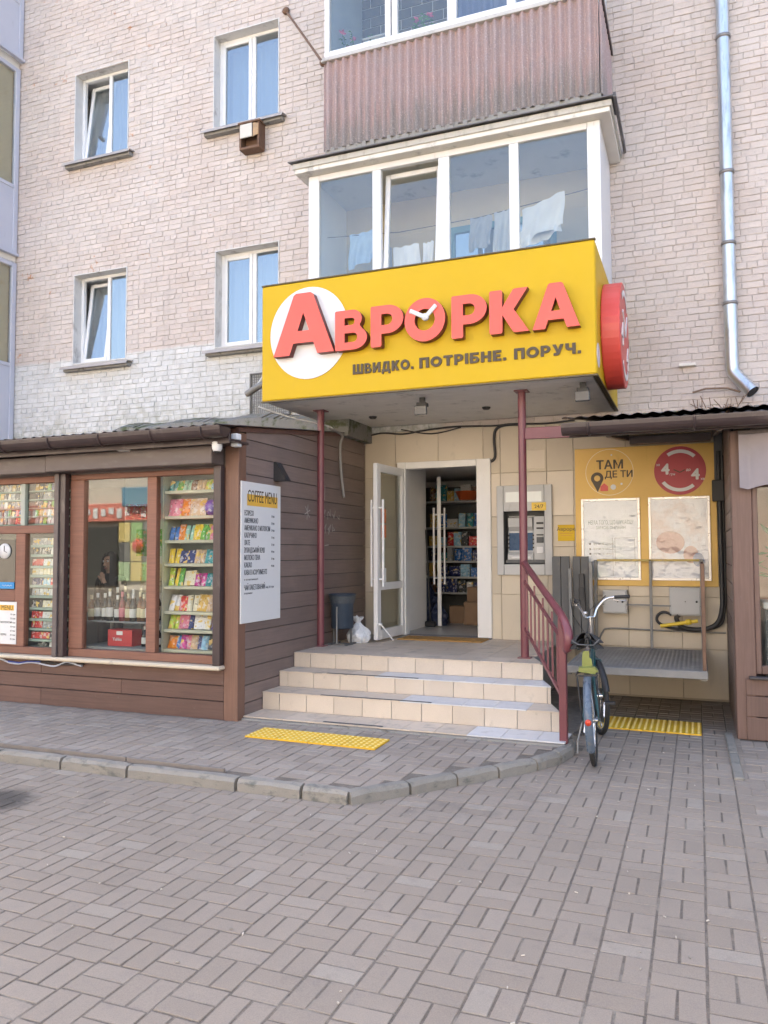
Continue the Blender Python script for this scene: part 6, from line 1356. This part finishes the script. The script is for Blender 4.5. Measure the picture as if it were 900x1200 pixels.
MB().box(-6.05, -5.72, 9.62, 9.785, 7.435, 7.475, .006).box(-6.05, -6.02, 9.62, 9.785, 7.476, 7.81).box(-5.75, -5.72, 9.62, 9.785, 7.476, 7.81).box(-6.07, -5.70, 9.60, 9.785, 7.811, 7.84, .006).box(-6.019, -5.751, 9.75, 9.785, 7.476, 7.81).build('housing', RUST, bl)
MB().box(-6.03, -5.83, 9.60, 9.618, 7.60, 7.80, .004).build('lamp_front', mat('yellowed_white', (.60, .57, .50), .4, .1, 6, 0), bl); MB().prism([(-5.82, 7.60), (-5.73, 7.62), (-5.73, 7.78), (-5.82, 7.80)], (0, 9.61, 0), (1, 0, 0), (0, 0, 1), (0, -1, 0), .01).build('cracked_pane', mat('amber_pane', (.40, .26, .13), .3, .2, 10, 0), bl)
pl = thing('wall_plate', 'small pale ledge plate stuck on the bricks left of the downpipe foot', 'plate', (-.05, 9.77, 3.78)); MB().box(-.16, .02, 9.735, 9.79, 3.765, 3.80, .004).build('plate', SOFFIT, pl)
tw_ = thing('twig_heap', 'dry twigs and wire bits caught on the corrugated roof below the spout', 'twigs', (.25, 9.6, 3.2)); q = MB(); r3 = random.Random(8)
for i in range(26):
    x, y = r3.uniform(.0, .5), r3.uniform(9.45, 9.74); q.tube([(x, y, 3.205), (x+r3.uniform(-.12, .12), y+r3.uniform(-.04, .03), 3.22+r3.uniform(0, .14))], .005, 4)
q.tube([(-.02, 9.7, 3.44), (.12, 9.68, 3.47), (.35, 9.66, 3.455), (.48, 9.66, 3.40)], .012, 5)
q.build('twigs', mat('dry_twig', (.20, .14, .10), .9, .3, 20, .2, 90), tw_)
mo = thing('wall_moss', 'strip of moss and rubble along the wall foot on the right-hand roof', 'moss', (0, 9.7, 3.2)); q = MB()
for i in range(160):
    x = r3.uniform(-.84, 2.2); r_ = r3.uniform(.012, .035); q.ball((x, 9.765-r3.uniform(0, .06), 3.215+r3.uniform(0, .02)), r_, 6, 4, (1.4, 1, .7))
q.build('moss', MOSSY, mo, kind='stuff'); tag(mo, kind='stuff')
# laundry on the lower balcony
LY = 9.15
ln = thing('washing_line', 'thin washing line strung across the lower glazed balcony', 'washing line', (-2.7, LY, 5.7)); MB().tube([(-4.41, LY, 5.72), (-3.4, LY, 5.64), (-2.4, LY, 5.66), (-.94, LY, 5.80)], .005, 5).build('line', BLACK, ln)
def cloth(name, x0, x1, zt0, zt1, zb0, zb1, m, label, cat, seed, y=LY, notch=0):
    r2 = random.Random(seed); nx, nz = 18, 12; F = []
    ph = r2.uniform(0, 6)
    for k in range(nz+1):
        t = k/nz
        for i in range(nx+1):
            u = i/nx; zt = zt0+(zt1-zt0)*u; zb = zb0+(zb1-zb0)*u + notch*math.sin(PI*u)*1.0
            F.append((x0+(x1-x0)*u+.012*math.sin(t*4+ph), y-.012+.04*t*math.sin(u*9+ph)+.02*math.sin(u*21+ph+t*3)*t+.012*math.sin(t*7+u*5), zt+(zb-zt)*t+.008*math.sin(u*17)))
    q = MB(); W_ = nx+1; ff = [[k*W_+i, (k+1)*W_+i, (k+1)*W_+i+1, k*W_+i+1] for k in range(nz) for i in range(nx)]
    q.add(F, ff, 0, True); q.add([(a, b_+.006, c) for a, b_, c in F], [f[::-1] for f in ff], 0, True)
    a = np.array(F); og = (float(a[:, 0].mean()), y, float(a[:, 2].min()))
    return link(name, q.mesh(name, m, og), None, og, label, cat)
cloth('sheet', -1.86, -1.36, 5.66, 5.81, 5.28, 5.42, CLOTHW, 'white sheet drying on a slant in the right pane of the balcony', 'laundry', 1)
cloth('sheet', -1.90, -1.40, 5.42, 5.58, 5.20, 5.36, CLOTHW, 'second white sheet hanging below the slanting one in the balcony', 'laundry', 12, LY+.06)
cloth('shirt', -2.50, -2.22, 5.66, 5.66, 5.25, 5.3, CLOTHG, 'crumpled grey shirt hanging left in the third balcony pane', 'laundry', 3); cloth('shirt', -2.20, -1.97, 5.68, 5.70, 5.12, 5.2, mat('light_grey_cloth', (.45, .46, .47), .9, .1, 10, .2, 200), 'light grey shirt hanging right in the third balcony pane', 'laundry', 4)
cloth('towel', -3.62, -3.42, 5.36, 5.37, 4.7, 4.7, CLOTHG, 'narrow grey towel at the left of the ajar balcony window', 'laundry', 5, 8.95); cloth('towel', -3.40, -3.06, 5.36, 5.37, 4.7, 4.7, CLOTHW, 'wide white towel in the ajar balcony window', 'laundry', 6, 8.95); cloth('towel', -3.04, -2.9, 5.37, 5.38, 4.75, 4.75, CLOTHW, 'narrow white towel right of the wide one in the balcony', 'laundry', 7, 8.97)
cloth('blouse', -4.10, -3.72, 5.70, 5.72, 5.25, 5.35, CLOTHB, 'pale blue blouse hanging in the left pane of the balcony', 'laundry', 8)
plant(-3.98, 9.05, 7.66, .62, 30, 'thin houseplant with small pink flowers in the left pane of the upper balcony', True, L=.06, seed=5)
plant(-3.05, 9.0, 7.62, .6, 22, 'leafy houseplant with pink flowers in a white pot in the second upper balcony pane', True, L=.08, seed=7)
bx = thing('white_crate', 'pale box standing behind the left pane of the upper balcony', 'box', (-3.6, 9.0, 7.6)); MB().box(-3.80, -3.45, 8.9, 9.1, 7.60, 8.07, .02).build('box', mat('pale_box', (.50, .53, .52), .5, .05, 4, 0), bx); MB().box(-3.81, -3.44, 8.89, 9.11, 8.072, 8.10, .01).build('lid', LGREY, bx)
B(-4.19, -.9, 8.76, 9.76, 7.55, 7.59).build('window_bench', DARKROOM, bpy.data.objects['upper_balcony'])

# ================================================================ PERSON behind the kiosk window
def person():
    root = Vector((-6.36, 7.42, -.01)); hgt = 1.62
    J = {'pel': (0, 0, .90), 'wai': (0, -.01, 1.05), 'che': (0, 0, 1.24), 'nk0': (0, .005, 1.37), 'nk': (0, -.01, 1.42), 'hd0': (0, -.025, 1.475), 'hd1': (0, -.03, 1.545), 'hd2': (0, -.015, 1.60),
         'ls': (-.16, 0, 1.33), 'le': (-.22, .02, 1.06), 'lw': (-.16, -.20, .98), 'lh': (-.13, -.26, .98), 'rs': (.16, 0, 1.33), 're': (.21, -.06, 1.07), 'rw': (.09, -.20, 1.25), 'rh': (.05, -.20, 1.33),
         'lh_': (-.09, 0, .86), 'lk': (-.10, -.02, .48), 'la': (-.10, .03, .08), 'lt': (-.11, -.12, .04), 'rh_': (.09, 0, .86), 'rk': (.10, -.02, .48), 'ra': (.10, .03, .08), 'rt': (.11, -.12, .04)}
    R = {'pel': .135, 'wai': .115, 'che': .135, 'nk0': .075, 'nk': .048, 'hd0': .068, 'hd1': .082, 'hd2': .062, 'ls': .065, 'le': .043, 'lw': .03, 'lh': .026, 'rs': .065, 're': .043, 'rw': .03, 'rh': .026, 'lh_': .085, 'lk': .055, 'la': .04, 'lt': .035, 'rh_': .085, 'rk': .055, 'ra': .04, 'rt': .035}
    Ed = [('pel', 'wai'), ('wai', 'che'), ('che', 'nk0'), ('nk0', 'nk'), ('nk', 'hd0'), ('hd0', 'hd1'), ('hd1', 'hd2'), ('che', 'ls'), ('ls', 'le'), ('le', 'lw'), ('lw', 'lh'), ('che', 'rs'), ('rs', 're'), ('re', 'rw'), ('rw', 'rh'), ('pel', 'lh_'), ('lh_', 'lk'), ('lk', 'la'), ('la', 'lt'), ('pel', 'rh_'), ('rh_', 'rk'), ('rk', 'ra'), ('ra', 'rt')]
    for s_, w_, dz in (('l', 'lh', (0, -1, 0)), ('r', 'rh', (0, -.25, 1))):
        hx, hy, hz = J[w_]; sx = -1 if s_ == 'l' else 1; D = Vector(dz).normalized()
        for f, off in enumerate((-.024, -.008, .008, .024)):
            b0 = Vector((hx+off, hy, hz))+D*.035; L_ = (.055, .065, .06, .045)[f]
            m1, m2 = b0+D*L_*.5, b0+D*L_+Vector((0, .012, -.01)); J[f'{s_}f{f}a'], J[f'{s_}f{f}b'], J[f'{s_}f{f}c'] = tuple(b0), tuple(m1), tuple(m2)
            R[f'{s_}f{f}a'], R[f'{s_}f{f}b'], R[f'{s_}f{f}c'] = .0095, .0085, .007; Ed += [(w_, f'{s_}f{f}a'), (f'{s_}f{f}a', f'{s_}f{f}b'), (f'{s_}f{f}b', f'{s_}f{f}c')]
        t0 = Vector((hx-sx*.03, hy-.01, hz))+D*.005; t1 = t0+D*.04+Vector((-sx*.012, -.01, 0)); J[s_+'ta'], J[s_+'tb'] = tuple(t0), tuple(t1); R[s_+'ta'], R[s_+'tb'] = .011, .009; Ed += [(w_, s_+'ta'), (s_+'ta', s_+'tb')]
    ks_ = list(J); me = bpy.data.meshes.new('person'); me.from_pydata([J[k] for k in ks_], [(ks_.index(a), ks_.index(b_)) for a, b_ in Ed], [])
    o = bpy.data.objects.new('person', me); COL.objects.link(o); md = o.modifiers.new('skin', 'SKIN'); sb = o.modifiers.new('sub', 'SUBSURF'); sb.levels = sb.render_levels = 2
    for i, k in enumerate(ks_): me.skin_vertices[0].data[i].radius = (R[k], R[k]*(.72 if k in ('pel', 'wai', 'che') else 1)); me.skin_vertices[0].data[i].use_root = (k == 'pel')
    bpy.context.view_layer.update(); bm_ = bpy.data.meshes.new_from_object(o.evaluated_get(bpy.context.evaluated_depsgraph_get()))
    bpy.data.objects.remove(o); bm_.name = 'person'; bm_.materials.clear()
    for m in (JACKET, SKIN, mat('dark_jeans', (.03, .035, .055), .8, .2, 8, .2, 100)): bm_.materials.append(m)
    lh, rh = Vector(J['lh']), Vector(J['rh'])
    for p in bm_.polygons:
        c = p.center; p.use_smooth = True
        p.material_index = 1 if c.z > 1.40 or (c-lh).length < .12 or ((c-rh).length < .11 and c.z > 1.29) else (2 if c.z < .86 else 0)
    po = link('person', bm_, None, root, 'long-haired person in a black jacket standing behind the bottles in the kiosk window', 'person')
    WL[po.name] = root
    q = MB(); vs = []; n, k = 20, 11          # long hair as a draped shell open at the face
    for i in range(k+1):
        t = i/k; z = 1.655-.42*t**1.1
        rad = .098*math.sqrt(max(0, 1-(1-min(t*2.6, 1))**2))+.03*max(0, t-.35)
        for j in range(n+1):
            a = math.radians(-90+38+(360-76)*j/n) if t > .12 else math.radians(-90+360*j/n)
            vs.append((rad*math.cos(a)*.98, -.02+rad*math.sin(a)*1.08, z))
    q.add([(root.x+a, root.y+b_, root.z+c) for a, b_, c in vs], [[i*(n+1)+j, i*(n+1)+j+1, (i+1)*(n+1)+j+1, (i+1)*(n+1)+j] for i in range(k) for j in range(n)], 0, True)
    q.build('hair', HAIR, po)
    for s_ in (-1, 1):
        MB().ball((root.x+.032*s_, root.y-.103, root.z+1.535), .011, 10, 6).build('eye', PAPER, po); MB().ball((root.x+.032*s_, root.y-.1125, root.z+1.535), .0055, 8, 5).build('pupil', BLACK, po)
        MB().tube([(root.x+.017*s_, root.y-.110, root.z+1.555), (root.x+.034*s_, root.y-.110, root.z+1.560), (root.x+.05*s_, root.y-.098, root.z+1.553)], .004, 5).build('eyebrow', HAIR, po)
    MB().prism([(-.013, 0), (.013, 0), (.005, .05), (-.005, .05)], (root.x, root.y-.128, root.z+1.488), (1, 0, 0), (0, .35, 1), (0, -1, .35), .04).build('nose', SKIN, po)
    MB().ball((root.x, root.y-.103, root.z+1.455), .02, 10, 6, (1.1, .5, .42)).build('mouth', mat('lips', (.36, .12, .11), .5, .05, 8, 0), po)
person()
IW = mat('pale_backdrop', (.66, .66, .62), .6, .08, 3, 0)
ip = thing('reflection_backdrop', 'pale wall with green and orange posters at the back of the kiosk behind the person', 'reflection panel', (-6.0, 8.28, .5)); MB().box(-6.89, -5.20, 8.275, 8.296, .5, 2.58).build('panel', IW, ip)  # added backdrop: pale so the dark figure reads, coloured like the street's reflection
r4 = random.Random(2)
for i, (x, z, a, b_, c) in enumerate(((-6.45, 1.75, .5, .34, 'green'), (-5.9, 1.8, .45, .42, 'lime'), (-6.42, 1.30, .42, .36, 'cream'), (-5.95, 1.32, .40, .34, 'gold'), (-5.5, 1.72, .28, .55, 'green'), (-5.52, 1.28, .26, .34, 'light blue'), (-6.6, 2.15, .55, .2, 'red'), (-5.95, 2.2, .6, .18, 'pink'))):
    MB().box(x-a/2, x+a/2, 8.268, 8.2745, z-b_/2, z+b_/2, .001).build('poster', wrap(c), ip)  # colour patches imitating the reflected shop front, not real posters
LED = bpy.data.materials.new('lamp_emitter'); LED.use_nodes = True; b_ = LED.node_tree.nodes['Principled BSDF']; b_.inputs['Emission Color'].default_value = (1, .95, .86, 1); b_.inputs['Emission Strength'].default_value = 14
for i, (x, y, t_) in enumerate(((-6.02, 7.05, 'left one of two small lit ceiling lamps inside the wide kiosk window'), (-5.62, 7.05, 'right one of two small lit ceiling lamps inside the wide kiosk window'))):
    t = thing('ceiling_lamp', t_, 'lamp', (x, y, 2.56)); MB().lathe((x, y, 2.56), [(.075, .04), (.075, 0), (.06, -.004), (.06, .0)], 18).build('ring', CHROME, t); MB().lathe((x, y, 2.557), [(0, 0), (.058, .002)], 18).build('diffuser', LED, t)

# ================================================================ ACROSS THE SQUARE (seen only as reflections in the panes)
ob = thing('opposite_building', 'cream building with shop fronts on the far side of the square', 'building', (-26, -17, ZP))
CW = mat('cream_render', (.56, .51, .43), .9, .08, 2, .1, 30); GW = glass('far_glass', (.2, .22, .24), .25, 1.5)
holes = [(x, x+1.5, z, z+1.7) for x in range(-58, 22, 4) for z in (5.2, 8.4)]
holed_wall(MB(), -62, 22, ZP, 11, holes, -17.3, -17.0).build('wall', CW, ob)
MB().box(-62, 22, -24, -17.3, 10.8, 11).box(-62, 22, -24.2, -24, ZP, 11).build('shell', CW, ob)
q = MB(); q2 = MB()
for h_ in holes: q.box(h_[0]-.05, h_[1]+.05, -17.2, -17.15, h_[2]-.05, h_[3]+.05); q2.box(h_[0]+.70, h_[0]+.80, -17.15, -17.1, h_[2], h_[3])
q.build('window_panes', GW, ob); q2.build('window_bars', WHITE, ob)
RB = mat('coral_fascia', (.60, .20, .15), .5, .1, 1, 0); GRN = mat('green_shop_front', (.22, .40, .14), .5, .15, 1.2, 0); BLS = mat('blue_sign', (.12, .26, .36), .5, .3, 2, 0)
MB().box(-34, -15, -16.98, -16.75, 3.15, 4.0, .02).build('fascia_sign', RB, ob); 
for i in range(4):
    for j in range(3): MB().box(-25.5+.7*i+.02, -24.8+.7*i-.02, -16.95, -16.8-.02*((i+j) % 2), .3+.93*j+.02, 1.23+.93*j-.02, .02).build('shop_front', (GRN, mat('pale_green_front', (.35, .48, .28), .5, .2, 3, 0), mat('yellow_front', (.55, .45, .16), .5, .2, 3, 0), DGREY)[(i*2+j*3+(i == j)) % 4], ob)
MB().box(-25.0, -22.4, -16.7, -16.4, 3.8, 4.7, .03).build('blue_sign', BLS, ob)
MB().lathe((-24.3, -16.79, 2.0), [(0, 0), (.33, 0), (.33, .05), (0, .05)], 28, (0, 1, 0)).build('round_logo', mat('logo_red', (.55, .06, .05), .5, .1, 3, 0), ob)
MB().box(-27.6, -25.6, -16.95, -16.85, .1, 2.9, .02).build('dark_reflection_panel', BLACK, ob)  # added dark panel, keeps a pale reflection from covering the person
q = MB()
for i in range(40): q.box(-34+i*.47, -33.7+i*.47, -16.74, -16.72, 3.3+.1*(i % 3), 3.75+.05*(i % 2))
q.build('fascia_blocks', PAPER, ob); MB().box(-22.6, -15, -16.95, -16.85, .1, 3.0, .02).build('dark_shop_front', DGREY, ob)

# crumbs of grit, butts and leaf bits lying on the paving
lt = MB(); r5 = random.Random(31)
for i in range(150):
    x, y = r5.uniform(-4.5, 1.2), r5.uniform(2.4, 7.6)
    if in_pave(x, y-.12) or in_pave(x+.1, y) or (x > .2 and y > 6.4): continue
    a, l_, w_ = r5.uniform(0, PI), r5.uniform(.006, .018), r5.uniform(.003, .006)
    lt.bar((x-math.cos(a)*l_/2, y-math.sin(a)*l_/2, ZP+.005), (x+math.cos(a)*l_/2, y+math.sin(a)*l_/2, ZP+.007), w_, w_)
lt.build('grit', mat('pale_grit', (.42, .38, .32), .9, .4, 40, 0, isl=.4), plaza, (0, 0, 0), kind='stuff')
